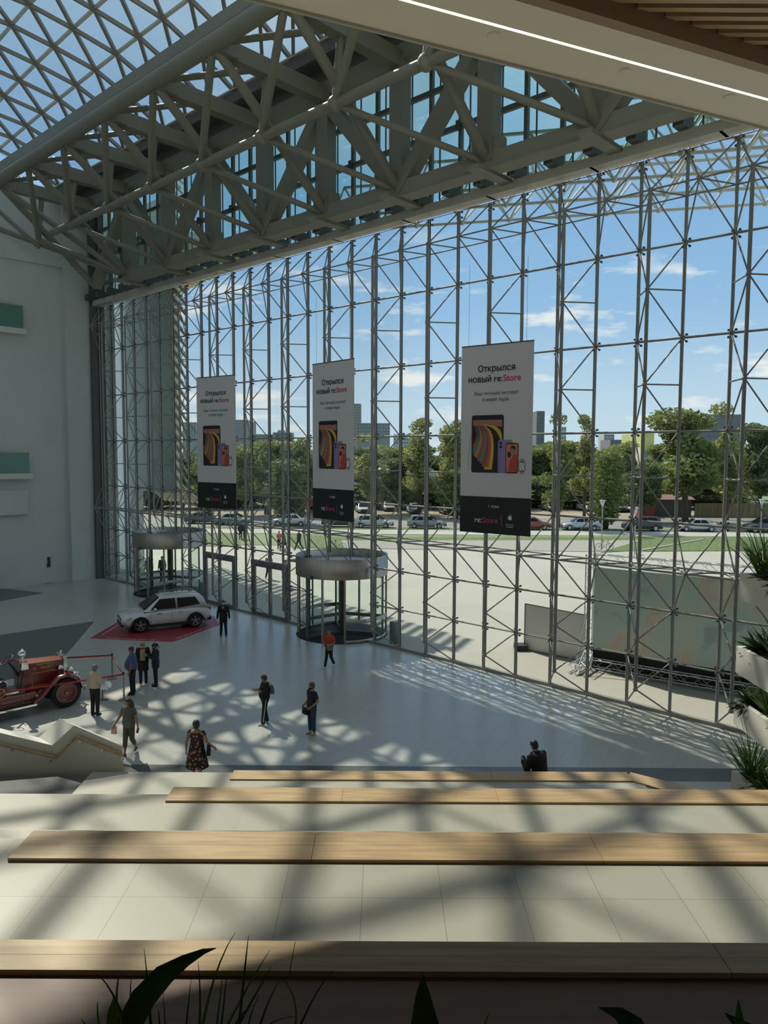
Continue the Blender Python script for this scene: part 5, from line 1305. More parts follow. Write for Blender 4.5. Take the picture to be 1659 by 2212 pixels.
def sw(b):
    c = Vector((-1.65, 0, 1.82)); ax_ = Vector((-.59, 0, .81)).normalized(); u = Vector((0, 1, 0)); v = ax_.cross(u)
    b.path([c + (u * cos(a) + v * sin(a)) * .23 for a in [k * pi / 12 for k in range(24)]], .014, 6, closed=True)
    for k in range(4): a = k * pi / 2 + .4; b.tube(c - ax_ * .04, c + (u * cos(a) + v * sin(a)) * .22, .009, n=5)
FB('steering_wheel', sw, PLAS)
o = FB('search_lamp', lambda b: (b.lathe((0, 0, 0), [(0, -.2), (.08, -.17), (.14, -.04), (.15, 0), (.13, .02), (0, .03)], 20),), SHINY); o.location = (-1.24, -.36, 2.06); o.rotation_euler = (0, radians(80), .2)
FB('lamp_bracket', lambda b: (b.tube((-1.26, -.36, 1.6), (-1.26, -.36, 1.95), .03), b.bbox((-1.34, -.47, 1.5), (-1.12, -.3, 1.76)), b.ball((-1.26, -.3, 1.88), .06, 8, 6), b.tube((-1.33, -.2, 1.1), (-1.33, -.45, 1.6), .02)), SHINY)
FB('lever_set', lambda b: (b.tube((-1.42, -.42, .8), (-1.3, -.44, 1.45), .014), b.tube((-1.5, -.38, .8), (-1.42, -.40, 1.3), .014)), PLAS)
FB('seat', lambda b: (b.bbox((-2.5, -.5, 1.05), (-1.85, .5, 1.24)), b.bbox((-2.6, -.52, 1.2), (-2.35, .52, 1.62)), b.path([(-1.92, -.52, 1.26), (-2.2, -.55, 1.5), (-2.45, -.52, 1.6)], .05, 8)), LEATH)
FB('seat_box', lambda b: b.bbox((-2.6, -.52, .74), (-1.88, .52, 1.05)), FRED)
FB('seat_rail', lambda b: b.path([(-1.86, -.56, .95), (-1.84, -.56, 1.2), (-2.1, -.56, 1.4)], .02, 6), SHINY)
FB('valve_wheel', lambda b: (b.path([(-2.08 + .15 * cos(a), -.56, .9 + .15 * sin(a)) for a in [k * pi / 10 for k in range(20)]], .018, 6, closed=True), [b.tube((-2.08, -.56, .9), (-2.08 + .15 * cos(a), -.56, .9 + .15 * sin(a)), .012, n=5) for a in (.5, 2.6, 4.7)]), GOLD)
FB('rear_body', lambda b: b.bbox((-5.2, -.6, .74), (-2.65, .6, 1.45)), FRED)
me = text_mesh('mkuamk.ru', .13, 0, mat('faded_white_letters', (.42, .38, .36), .6), 'side_lettering'); o = bpy.data.objects.new('side_lettering', me); COL.objects.link(o); o.parent = fe; o.location = (-1.75, -.612, .52); o.rotation_euler = (pi / 2, 0, 0)

# rope barrier
BELT = mat('red_belt', (.48, .02, .035), .6)
st1, st2 = gp(268, 1512), gp(243, 1466)
def stanch(p, lb):
    root = thing('stanchion', p, lb, 'stanchion', 'barrier stanchions')
    MB().lathe((0, 0, 0), [(0, 0), (.19, 0), (.19, .015), (.03, .04), (0, .04)], 24).build('base', mat('grey_cast_base', (.2, .2, .2), .5), root)
    MB().tube((0, 0, .03), (0, 0, .93), .032, n=14).build('pole', CHROME, root)
    MB().tube((0, 0, .92), (0, 0, 1.0), .04, n=14).build('belt_head', PLAS, root)
stanch(st1, 'nearer chrome stanchion, in front of the man in blue'); stanch(st2, 'farther chrome stanchion of the red belt barrier')
s3 = gp(-260, 1590); s4 = gp(-420, 1500)
def belt_strip(p, q, lb, sag=.05):
    d = (q - p); b = MB(); n = 12; pts = [p + d * (k / n) + Vector((0, 0, .93 - sag * 4 * (k / n) * (1 - k / n))) for k in range(n + 1)]
    for a, c in zip(pts, pts[1:]): b.beam(a, c, .006, .06)
    tag(b.build('barrier_belt', BELT), lb, 'belt', 'red barrier belts')
belt_strip(st1, s3, 'near red barrier belt crossing in front of the fire engine', .06); belt_strip(st1, st2, 'short red barrier belt between the two stanchions', .05); belt_strip(st2, s4, 'far red barrier belt behind the fire engine', .04)
q = gp(217, 1506); b = MB(); b.slab([q + Vector((-.2, .1, .85)), q + Vector((.15, .2, .8)), q + Vector((.3, 0, .7)), q + Vector((-.05, -.1, .75))], (0, 0, .01)); 
root = thing('info_stand', gp(222, 1512), 'low white tilted information plate beside the fire engine front', 'info plate')
MB().slab([(-.25, -.15, .42), (.25, -.15, .42), (.25, .15, .62), (-.25, .15, .62)], (0, 0, .015)).build('plate', WH, root); MB().tube((0, 0, 0), (0, 0, .5), .02).tube((-.2, 0, .0), (.2, 0, 0.02), .02).build('leg', STEELD, root)

# ================================================================== PLANTS
LG = mat('dark_leaf', (.06, .115, .03), .4, noise=.3, nscale=4); LG2 = mat('fresh_leaf', (.14, .24, .05), .45, noise=.3, nscale=4); LY = mat('yellow_flower', (.6, .42, .03), .5)
def blade(b, p, d, L, w, droop=.3, n=7, mi=0, lean=None):
    d = Vector(d).normalized(); s = d.cross(Vector((0, 1, 0)) if lean is None else lean)
    s = s.normalized() if s.length > .01 else Vector((1, 0, 0)); pts = []; q = Vector(p); dd = d.copy()
    for k in range(n + 1):
        t = k / n; ww = w * (sin(pi * min(1, (t * .92 + .08))) ** .7) * (1 if t < 1 else 0)
        pts.append((q.copy(), ww)); dd = (dd + Vector((0, 0, -droop / n))).normalized(); q += dd * L / n
    vs = []
    for q, ww in pts: vs += [q - s * ww / 2, q + Vector((0, 0, -.12 * ww)), q + s * ww / 2]
    fs = []
    for k in range(n): a = 3 * k; fs += [(a, a + 1, a + 4, a + 3), (a + 1, a + 2, a + 5, a + 4)]
    b.add(vs, fs, mi, True)
def plant(name, loc, label, cat, n, L, w, spread, droop, m, seed, group=None, flowers=0, tops=0):
    rnd = random.Random(seed); root = thing(name, loc, label, cat, group); b = MB()
    for _ in range(n):
        a = rnd.uniform(0, 2 * pi); e = rnd.uniform(*spread); d = (cos(a) * cos(e), sin(a) * cos(e), sin(e))
        blade(b, (rnd.uniform(-.1, .1), rnd.uniform(-.1, .1), 0), d, L * rnd.uniform(.6, 1.15), w * rnd.uniform(.7, 1.2), droop, lean=Vector((rnd.uniform(-1, 1), rnd.uniform(-1, 1), .2)))
    b.build('foliage', m, root)
    if flowers:
        b = MB()
        for _ in range(flowers): b.ball((rnd.uniform(-.3, .3), rnd.uniform(-.3, .1), rnd.uniform(.3, .7)), .03, 6, 4)
        b.build('flowers', LY, root)
    return root
rp2 = random.Random(9)
lvn = ('top', 'second', 'third', 'lowest')
for k, (zt, yt, pr) in enumerate(PLANTERS):
    for j in range(5):
        y = yt - .25 - j * .55; x = 7.22 + rp2.uniform(0, .3)
        kind = (j + k) % 3
        if kind == 0: plant('spiky_grass', (x, y, zt - .08), 'tuft of tall green grass in the %s balcony planter, %s from its far end' % (lvn[k], ORD[j]), 'grass tuft', 130, 1.0, .02, (.9, 1.5), .5, LG2, 50 + k * 9 + j, 'planter greenery')
        else: plant('leafy_fern', (x + .05, y, zt - .1), 'spreading dark leafy plant in the %s balcony planter, %s from its far end' % (lvn[k], ORD[j]), 'plant', 170, .48, .055, (.1, 1.3), .9, LG, 80 + k * 9 + j, 'planter greenery', flowers=8 if k == 0 else 0)

# leaves right in front of the viewer: each surveyed blade is a curve in space at 1.6-2.2 m
def near_leaf(name, pts, dist, widths, m, label, group=None, dz=0):
    P_ = [dp(px, py, dist + dz * k / len(pts)) for k, (px, py) in enumerate(pts)]; root = thing(name, P_[0], label, 'leaf', group)
    b = MB(); n = len(P_); vs = []
    for k, (p, w) in enumerate(zip(P_, widths)):
        t = (P_[min(k + 1, n - 1)] - P_[max(k - 1, 0)]).normalized(); s = t.cross(Vector((0, 1, 0))).normalized()
        vs += [p - s * w / 2, p + Vector((0, .18 * w, 0)), p + s * w / 2]
    for k in range(n - 1): a = 3 * k; b.add([], []); 
    fs = []
    for k in range(n - 1): a = 3 * k; fs += [(a, a + 1, a + 4, a + 3), (a + 1, a + 2, a + 5, a + 4)]
    b.add(vs, fs, 0, True); b.build('blade', m, root, world=True)
D0_ = 2.3
u_ = D0_ / FPX * 1.7
near_leaf('broad_leaf', [(240, 2330), (268, 2235), (310, 2155), (355, 2105), (400, 2075), (440, 2055), (467, 2048)], D0_, [26 * u_, 34 * u_, 34 * u_, 29 * u_, 17 * u_, 8 * u_, 1 * u_], LG, 'long dark broad leaf curving to the right at the bottom left')
near_leaf('broad_leaf', [(250, 2330), (247, 2240), (246, 2190), (247, 2151)], D0_, [20 * u_, 26 * u_, 18 * u_, 1 * u_], mat('yellow_green_leaf', (.20, .26, .05), .45), 'short upright yellow green leaf beside the long dark leaf')
near_leaf('broad_leaf', [(918, 2330), (918, 2220), (914, 2150), (913, 2104)], D0_, [50 * u_, 40 * u_, 20 * u_, 1 * u_], LG, 'upright dark triangular leaf tip at the bottom middle')
near_leaf('broad_leaf', [(1400, 2290), (1365, 2212), (1335, 2188), (1292, 2176)], D0_, [34 * u_, 30 * u_, 18 * u_, 1 * u_], LG, 'dark leaf tip pointing left at the bottom right')
near_leaf('broad_leaf', [(1600, 2330), (1598, 2230), (1595, 2158)], D0_, [34 * u_, 20 * u_, 1 * u_], MATS['fresh_leaf'], 'narrow fresh green leaf tip at the bottom right corner')
near_leaf('broad_leaf', [(1640, 2290), (1610, 2222), (1565, 2188)], D0_, [34 * u_, 22 * u_, 1 * u_], LG, 'dark leaf tip pointing left at the bottom right corner')
gb = [((330, 2300), (322, 2160), (311, 2048)), ((420, 2330), (455, 2140), (508, 2014)), ((505, 2330), (525, 2130), (537, 2020)), ((300, 2300), (250, 2160), (202, 2100)), ((250, 2290), (252, 2150), (260, 2103)), ((290, 2300), (282, 2180), (284, 2110)),
      ((425, 2320), (432, 2180), (428, 2078)), ((440, 2320), (520, 2160), (583, 2053)), ((450, 2330), (540, 2170), (586, 2088)), ((395, 2330), (402, 2220), (413, 2116)), ((455, 2320), (470, 2200), (482, 2097)), ((465, 2320), (480, 2200), (490, 2100)),
      ((610, 2330), (660, 2190), (720, 2095)), ((590, 2330), (640, 2200), (600, 2100)), ((540, 2300), (570, 2190), (605, 2117)), ((350, 2320), (345, 2220), (342, 2182)), ((365, 2320), (358, 2230), (353, 2145)), ((210, 2300), (190, 2230), (175, 2200)), ((500, 2330), (560, 2230), (640, 2195)), ((1020, 2330), (1045, 2220), (1060, 2188)), ((520, 2330), (535, 2220), (560, 2150)), ((480, 2330), (505, 2220), (550, 2170)), ((228, 2320), (212, 2200), (213, 2164))]
for k, (a, m_, c) in enumerate(gb):
    pts = [((1 - t) ** 2 * a[0] + 2 * (1 - t) * t * (2 * m_[0] - (a[0] + c[0]) / 2) + t * t * c[0], (1 - t) ** 2 * a[1] + 2 * (1 - t) * t * (2 * m_[1] - (a[1] + c[1]) / 2) + t * t * c[1]) for t in [j / 7 for j in range(8)]]
    near_leaf('grass_blade', pts, D0_ - .15 + .02 * k, [5.5 * u_ * (1 - .9 * j / 7) for j in range(8)], (LG, LG2)[k % 3 == 1], 'one of the thin grass blades rising in front of the nearest bench', 'foreground grass blades')
# ================================================================== PEOPLE
SKIN = mat('skin', (.38, .21, .14), .6); SKIN2 = mat('skin_tanned', (.28, .15, .10), .6)
HAIRC = {'black': mat('hair_black', (.012, .010, .010), .5), 'brown': mat('hair_brown', (.05, .026, .014), .5), 'blond': mat('hair_blond', (.42, .28, .12), .5), 'grey': mat('hair_grey', (.16, .15, .14), .6), 'auburn': mat('hair_auburn', (.13, .06, .02), .5)}
def organic(mb, name, m, parent, vox, it=4):
    me = mb.mesh(name, m); ob = bpy.data.objects.new('tmp', me); COL.objects.link(ob)
    r = ob.modifiers.new('r', 'REMESH'); r.mode = 'VOXEL'; r.voxel_size = vox; r.use_smooth_shade = True
    if it: s = ob.modifiers.new('s', 'SMOOTH'); s.iterations = it; s.factor = .5
    dg = bpy.context.evaluated_depsgraph_get(); out = bpy.data.meshes.new_from_object(ob.evaluated_get(dg)); out.name = name
    bpy.data.objects.remove(ob); bpy.data.meshes.remove(me)
    out.materials.clear(); out.materials.append(m)
    o = bpy.data.objects.new(name, out); COL.objects.link(o); o.parent = parent; return o
def limb(b, pts, rs, n=12):
    pts = [Vector(p) for p in pts]
    for p, q, r, s in zip(pts, pts[1:], rs, rs[1:]): b.tube(p, q, r, s, n)
    for p, r in zip(pts, rs): b.ball(p, r, 12, 8)
TOR = [(.86, .135, .095), (.93, .168, .115), (1.0, .165, .115), (1.10, .138, .10), (1.22, .152, .108), (1.33, .172, .115), (1.40, .165, .098), (1.445, .115, .075), (1.47, .06, .055)]
def torso(b, z0, z1, grow=0, fat=0, lean=0, w=1.0, n=20, flare=0):
    rings = []
    zs_ = sorted(set([z0, z1] + [z for z, _, _ in TOR if z0 < z < z1]))
    for z in zs_:
        a = lerp([(t[0], t[1]) for t in TOR], z); d = lerp([(t[0], t[2]) for t in TOR], z)
        bl = fat * (.5 + .5 * cos(pi * min(1, abs(z - 1.08) / .34))); a = a * w + grow + bl * .5; d = d + grow + bl
        if flare and z < 1.08: a += flare * (1.08 - z); d += flare * (1.08 - z)
        y = -lean * (z - .95) - bl * .5
        rings.append([(a * cos(2 * pi * k / n), y + d * sin(2 * pi * k / n), z) for k in range(n)])
    b.loft(rings)
DEF = dict(h=1.70, lean=0.0, w=1.0, fat=0.0, head=(0, 0), arms={}, legs={}, skin=None, vox=.0105)
def person(label, loc, rz, top=None, legs_=None, shoes=None, hair=('short', 'black'), extra=None, name='person', **kw):
    P = dict(DEF); P.update(kw); root = thing(name, loc, label, 'person', P.get('group'), rz); S_ = P['h'] / 1.72; root.scale = (S_, S_, S_)
    skin = P['skin'] or SKIN; lean, w, fat, vox = P['lean'], P['w'], P['fat'], P['vox']
    yl = lambda z: -lean * (z - .95)
    sh = {s: Vector((s * .178 * w, yl(1.40), 1.395)) for s in (-1, 1)}
    arms = {}
    for s in (-1, 1):
        e, wr = P['arms'].get(s, ((s * .055, .02, -.285), (s * .075, -.04, -.535)))
        arms[s] = (sh[s], sh[s] + Vector(e), sh[s] + Vector(wr))
    legs = {}
    for s in (-1, 1):
        k, a = P['legs'].get(s, ((s * .095, -.01, .49), (s * .10, .01, .085)))
        legs[s] = (Vector((s * .085, 0, .90)), Vector(k), Vector(a))
    # body: one continuous surface
    b = MB(); torso(b, .86, 1.47, 0, fat, lean, w)
    hy, hz = P['head']                                # turn, nod
    hc = Vector((0, yl(1.6) - .015 - .05 * hz, 1.59 - .02 * hz))
    b.tube((0, yl(1.42), 1.42), hc + Vector((0, .02, -.03)), .058, .052, 14)
    Rh = Matrix.Rotation(hy, 3, 'Z') @ Matrix.Rotation(hz, 3, 'X')
    def hp(x, y, z): return hc + Rh @ Vector((x, y, z))
    b.ball(hc + Rh @ Vector((0, .005, .015)), (.073, .092, .098), 18, 12); b.ball(hp(0, -.028, -.045), (.052, .055, .062), 14, 9)
    b.ball(hp(0, -.092, -.012), (.012, .018, .02), 8, 6)
    for s in (-1, 1): b.ball(hp(s * .075, .008, -.005), (.012, .022, .03), 8, 6); b.ball(hp(s * .028, -.07, .022), (.02, .018, .01), 8, 6)
    b.ball(hp(0, -.078, -.055), (.024, .014, .01), 8, 6)
    for s in (-1, 1):
        a0, a1, a2 = arms[s]; limb(b, [a0, a1, a2], [.052, .041, .027])
        b.ball(a0, .058, 12, 8)
        d = (a2 - a1).normalized(); side_ = Vector((1, 0, 0)) - d * d.x
        side_ = side_.normalized() if side_.length > .2 else Vector((0, 1, 0)); fwd = d.cross(side_).normalized()
        if fwd.y > 0: fwd = -fwd
        wide = fwd; palm = a2 + d * .045
        for q in (-1, 0, 1): b.tube(a2 + d * .005, palm + wide * .022 * q + d * .035, .018, .014, 8)
        for q in range(4):                            # four fingers of unequal length, slightly curled, and a thumb
            L_ = (.066, .076, .072, .056)[q]; base_ = palm + wide * (.030 - .020 * q) + d * .036; c1 = base_ + d * L_ * .55; c2 = c1 + (d * .8 - side_ * s * .5).normalized() * L_ * .45
            b.tube(base_, c1, .0105, .0098, 7); b.tube(c1, c2, .0098, .008, 7); b.ball(c2, .0082, 6, 5); b.ball(c1, .0098, 6, 5)
        tb = a2 + d * .02 + wide * .028; b.tube(tb, tb + (d + wide * .9).normalized() * .032, .0125, .011, 7); b.tube(tb + (d + wide * .9).normalized() * .032, tb + (d + wide * .9).normalized() * .032 + (d + wide * .2).normalized() * .028, .011, .009, 7)
        h0, k0, f0 = legs[s]; limb(b, [h0, h0 * .5 + k0 * .5, k0, k0 * .55 + f0 * .45 + Vector((0, .012, 0)), f0], [.092 * (1 + fat), .078, .056, .053, .036])
        fd_ = P.get('feet', {}).get(s, (0, -1)); fv = Vector((fd_[0], fd_[1], 0)).normalized()
        b.tube(f0 + Vector((0, 0, -.045)), f0 + fv * .13 + Vector((0, 0, -.058)), .032, .024, 10); b.ball(f0 - fv * .03 + Vector((0, 0, -.05)), .032, 10, 7); b.ball(f0 + fv * .13 + Vector((0, 0, -.058)), (.03, .03, .022), 8, 6)
    body = organic(b, 'body', skin, root, vox)
    for s in (-1, 1):
        MB().ball(hp(s * .028, -.082, .012), (.011, .006, .006), 8, 5).build('eye', BLACK, root)
    MB().ball(hp(0, -.088, -.055), (.02, .005, .005), 8, 5).build('mouth', mat('lips', (.28, .09, .08), .5), root)
    # top
    if top:
        m = top['m']; b = MB(); g = top.get('g', .016); zb_ = top.get('z', .90)
        torso(b, zb_, top.get('zt', 1.455), g, fat, lean, w, flare=top.get('flare', 0))
        sl = top.get('sleeve', 1.0)
        for s in (-1, 1):
            if sl <= 0: continue
            a0, a1, a2 = arms[s]; b.ball(a0 + Vector((-s * .008, 0, -.022)), .056 + g * .3, 12, 8)
            if sl <= .5: limb(b, [a0, a0.lerp(a1, sl * 2)], [.062, .054 + g * .4])
            else: limb(b, [a0, a1, a1.lerp(a2, (sl - .5) * 1.9)], [.060 + g * .3, .050 + g * .4, .038 + g * .3])
        if top.get('collar') or top.get('name') in ('jacket', 'coat', 'jumper'): b.tube((0, yl(1.44), 1.43), (0, yl(1.48) , 1.495), .082, .068, 14)
        organic(b, top.get('name', 'shirt'), m, root, vox * 1.15)
    if legs_:
        m = legs_['m']; b = MB(); g = legs_.get('g', .014); cut = legs_.get('cut', 1.0)
        if legs_['kind'] == 'trousers':
            torso(b, .84, 1.04, g * .8, fat * .6, lean, w)
            for s in (-1, 1):
                h0, k0, f0 = legs[s]; e = k0.lerp(f0 + Vector((0, 0, .01)), (cut - .5) * 2)
                limb(b, [h0, h0 * .5 + k0 * .5, k0, e], [.097 * (1 + fat) + g * .3, .083 + g * .4, .062 + g * .6, (.05 if cut > .9 else .056) + g * .6])
        else:
            zb_ = legs_.get('z', .5); fl_ = legs_.get('flare', .16); rings = []; n = 28
            ax_ = (legs[-1][1] + legs[1][1]) / 2
            for k in range(9):
                t = k / 8; z = 1.09 - (1.09 - zb_) * t; r = .145 * w + fat * .5 + min(t * 1.9, 1) * .045 + fl_ * t ** 1.3 * .8
                rings.append([((r + .012 * sin(6 * a) * t) * cos(a), yl(1.05) * (1 - t) + ax_.y * t * .4 + (r * .82 + .012 * sin(6 * a) * t) * sin(a), z) for a in [2 * pi * q / n for q in range(n)]])
            b.loft(rings[::-1])
        organic(b, legs_['kind'], m, root, vox * 1.15) if legs_['kind'] == 'trousers' else b.build('skirt', m, root)
        if legs_.get('stripe'):
            for s in (-1, 1):
                h0, k0, f0 = legs[s]; o = Vector((s * .098, 0, 0)); MB().beam(h0 + o, k0 + Vector((s * .078, 0, 0)), .028, .012).beam(k0 + Vector((s * .078, 0, 0)), f0 + Vector((s * .066, 0, .04)), .028, .012).build('side_stripe', WH, root)
    if shoes:
        for s in (-1, 1):
            f0 = legs[s][2]; fd_ = P.get('feet', {}).get(s, (0, -1)); fv = Vector((fd_[0], fd_[1], 0)).normalized(); b = MB(); up = shoes.get('up', .0)
            b.ball(f0 - fv * .02 + Vector((0, 0, -.045)), (.045, .045, .045), 10, 7); b.tube(f0 - fv * .01 + Vector((0, 0, -.045)), f0 + fv * .13 + Vector((0, 0, -.055)), .044, .036, 10); b.ball(f0 + fv * .14 + Vector((0, 0, -.055)), (.04, .04, .03), 10, 7)
            if up: b.tube(f0 + Vector((0, 0, -.03)), f0 + Vector((0, 0, up)), .046, .045, 10)
            organic(b, 'shoe', shoes['m'], root, .011, 2)
    # hair
    kind, colr = hair; m = HAIRC[colr]; b = MB()
    b.ball(hp(0, .018, .035), (.083, .096, .092), 18, 12)
    b.ball(hp(0, .045, -.015), (.074, .058, .078), 14, 9)
    if kind in ('bob', 'long', 'curly', 'volume'):
        b.ball(hp(0, .03, .0), (.092, .09, .10), 18, 12)
        for s in (-1, 1): b.tube(hp(s * .066, .015, .04), hp(s * .068, .02, -.065 if kind != 'curly' else -.03), .034, .028, 10)
        b.ball(hp(0, .05, -.05), (.078, .055, .05), 12, 8)
        b.ball(hp(0, -.045, .085), (.062, .035, .03), 10, 7)
    if kind in ('curly', 'volume'):
        b.ball(hp(0, .03, .03), (.10, .105, .10), 16, 10)
        rr = random.Random(3)
        for _ in range(26): a = rr.uniform(0, 2 * pi); e = rr.uniform(0, 1.4); b.ball(hp(.085 * cos(a) * cos(e), .03 + .085 * sin(a) * cos(e) if sin(a) > -.4 else .0, .04 + .085 * sin(e)), .028, 8, 6)
    if kind == 'long': limb(b, [hp(.02, .08, 0), hp(.03, .10, -.12), hp(.03, .09, -.24)], [.07, .06, .03])
    if kind == 'pony': limb(b, [hp(0, .09, .07), hp(0, .14, .02), hp(0, .13, -.15)], [.04, .035, .015])
    if kind == 'bun': b.ball(hp(0, .08, .06), .05, 10, 8)
    organic(b, 'hair', m, root, vox * 1.1, 3 if kind != 'curly' else 1)
    if P.get('mask'): b = MB(); b.ball(hp(0, -.05, -.048), (.062, .062, .046), 14, 9); b.build('face_mask', P['mask'], root)
    root['hands'] = 0; del root['hands']
    if extra: extra(root, arms, legs, hp)
    return root
def hold(root, p):                                     # a point of a figure in world space
    M = Matrix.LocRotScale(root.location, root.rotation_euler, root.scale); return M @ Vector(p)
def cl(n, c, **k): return mat('cloth_' + n, c, k.pop('rough', .85), **k)
BLK = cl('black', (.010, .010, .012)); NAVY = cl('navy', (.012, .016, .035)); JEAN = cl('jeans', (.03, .05, .09), noise=.2, nscale=20); DBLUE = cl('dusty_blue', (.06, .085, .19), noise=.05, nscale=5)
CREAMC = cl('cream', (.44, .385, .285), noise=.05, nscale=4); WHITES = cl('white', (.62, .62, .60)); ORANGE = cl('orange', (.42, .06, .02)); OLIVE = cl('olive', (.06, .065, .04)); PINKC = cl('pink', (.55, .16, .16)); BEIGE = cl('beige', (.42, .31, .20))
def flower_mat(name, base, c2, c3, sc, th=.5):
    m = bpy.data.materials.new(name); m.use_nodes = True; nt = m.node_tree; b = nt.nodes['Principled BSDF']; tc = nt.nodes.new('ShaderNodeTexCoord')
    v = nt.nodes.new('ShaderNodeTexVoronoi'); v.inputs['Scale'].default_value = sc; nt.links.new(tc.outputs['Object'], v.inputs['Vector'])
    r = nt.nodes.new('ShaderNodeValToRGB'); nt.links.new(v.outputs['Distance'], r.inputs[0]); e = r.color_ramp.elements; e[0].position = .0; e[0].color = (1, 1, 1, 1); e[1].position = th; e[1].color = (0, 0, 0, 1); r.color_ramp.interpolation = 'CONSTANT'
    sp = nt.nodes.new('ShaderNodeSeparateColor'); nt.links.new(v.outputs['Color'], sp.inputs[0]); mx = nt.nodes.new('ShaderNodeMix'); mx.data_type = 'RGBA'; nt.links.new(sp.outputs[0], mx.inputs[0]); mx.inputs[6].default_value = (*c2, 1); mx.inputs[7].default_value = (*c3, 1)
    m2 = nt.nodes.new('ShaderNodeMix'); m2.data_type = 'RGBA'; nt.links.new(r.outputs[0], m2.inputs[0]); m2.inputs[6].default_value = (*base, 1); nt.links.new(mx.outputs[2], m2.inputs[7]); nt.links.new(m2.outputs[2], b.inputs['Base Color']); b.inputs['Roughness'].default_value = .85
    MATS[name] = m; return m
FLOR = flower_mat('floral_dress_print', (.018, .008, .012), (.36, .27, .15), (.16, .035, .05), 11, .36)
PRNT = flower_mat('patterned_tee_print', (.075, .10, .10), (.16, .13, .05), (.03, .05, .03), 9, .42)
FLSK = flower_mat('floral_tunic_print', (.10, .09, .09), (.5, .42, .38), (.03, .03, .04), 16, .45)
# facing: rz = 0 looks at the viewer, pi away, +pi/2 to the right of the picture, -pi/2 to the left
fp = lambda px, py: gp(px, py)
# 1 guard in black suit
def suit(root, arms, legs, hp):
    MB().slab([(-.05, -.128, 1.44), (.05, -.128, 1.44), (0, -.148, 1.17)], (0, -.004, 0)).build('shirt_front', WHITES, root)
    MB().slab([(-.018, -.134, 1.43), (.018, -.134, 1.43), (.02, -.155, 1.2), (0, -.158, 1.17), (-.02, -.155, 1.2)], (0, -.003, 0)).build('necktie', BLK, root)
    MB().bbox((.07, -.143, 1.28), (.10, -.138, 1.29)).build('badge', WHITES, root)
person('man in a black suit, tie and pale face mask standing by the red floor graphic', fp(483, 1374), .12, dict(m=BLK, g=.024, z=.80, name='jacket'), dict(kind='trousers', m=BLK, g=.018), dict(m=BLK), ('short', 'black'), suit, h=1.76, mask=WHITES,
       arms={-1: ((-.07, .0, -.28), (-.10, -.05, -.53)), 1: ((.07, 0, -.28), (.10, -.05, -.53))}, legs={-1: ((-.10, 0, .49), (-.12, .0, .085)), 1: ((.10, 0, .49), (.12, 0, .085))})
# 2 woman in orange in front of the revolving door, walking to the left
person('woman in orange top, mask and black leggings walking in front of the near revolving door', fp(711, 1441), -.35, dict(m=ORANGE, g=.03, z=1.02, sleeve=.4, name='top'), dict(kind='trousers', m=BLK, g=.016), dict(m=WHITES), ('short', 'brown'),
       lambda root, arms, legs, hp: organic((lambda b: (torso(b, .76, 1.06, .045, 0, 0), b)[1])(MB()), 'floral_tunic', FLSK, root, .014), h=1.60, mask=mat('dark_mask', (.2, .2, .2), .8),
       arms={-1: ((-.07, .03, -.26), (.03, -.19, -.36)), 1: ((.07, .03, -.26), (-.03, -.19, -.36))}, legs={-1: ((-.06, -.14, .50), (-.10, -.22, .085)), 1: ((.08, .02, .48), (.13, .22, .12))}, feet={-1: (-.4, -1), 1: (.2, -1)})
# 3 woman in black looking at phone
def phone_at(label, root, p, rz=0, tilt=-.6):
    q = hold(root, p); o = MB().bbox((-.037, -.075, -.005), (.037, .075, .005)).build('phone', BLACK); o.location = q; o.rotation_euler = (tilt, 0, root.rotation_euler.z + rz); tag(o, label, 'phone'); return o
def bag(label, name, root, p, size, m, strap=None, rz=0):
    t = thing(name, hold(root, p), label, 'bag', rz=root.rotation_euler.z + rz); w, d, h = size; b = MB()
    b.loft([[(-w / 2, -d / 2, 0), (w / 2, -d / 2, 0), (w / 2, d / 2, 0), (-w / 2, d / 2, 0)], [(-w * .52, -d * .6, h * .4), (w * .52, -d * .6, h * .4), (w * .52, d * .6, h * .4), (-w * .52, d * .6, h * .4)], [(-w * .4, -d * .3, h), (w * .4, -d * .3, h), (w * .4, d * .3, h), (-w * .4, d * .3, h)]]); b.build('bag_body', m, t)
    if strap: b = MB(); b.path([Vector(q) - Vector(p) for q in strap], .008, 6); b.build('strap', m, t)
    return t
pb = person('woman in black top and black striped track trousers reading her phone', fp(573, 1564), -pi / 2 + .35, dict(m=BLK, g=.035, z=.80, sleeve=.72, name='blouse', fat=0), dict(kind='trousers', m=BLK, g=.03, stripe=True), dict(m=WHITES), ('bob', 'brown'), h=1.66, head=(.1, .45), fat=.05,
       arms={-1: ((-.08, -.03, -.27), (.07, -.30, -.20)), 1: ((.07, -.03, -.27), (-.05, -.31, -.17))}, legs={-1: ((-.09, 0, .49), (-.11, .08, .085)), 1: ((.09, -.05, .49), (.11, -.10, .085))})
phone_at('dark phone held by the woman in black track trousers', pb, (.02, -.40, 1.22))
bag('grey shoulder bag on the back of the woman in black', 'shoulder_bag', pb, (.05, .22, 1.06), (.26, .10, .28), mat('grey_leather', (.10, .10, .09), .5), [(.05, .22, 1.33), (.15, .08, 1.47), (.15, -.05, 1.42)])
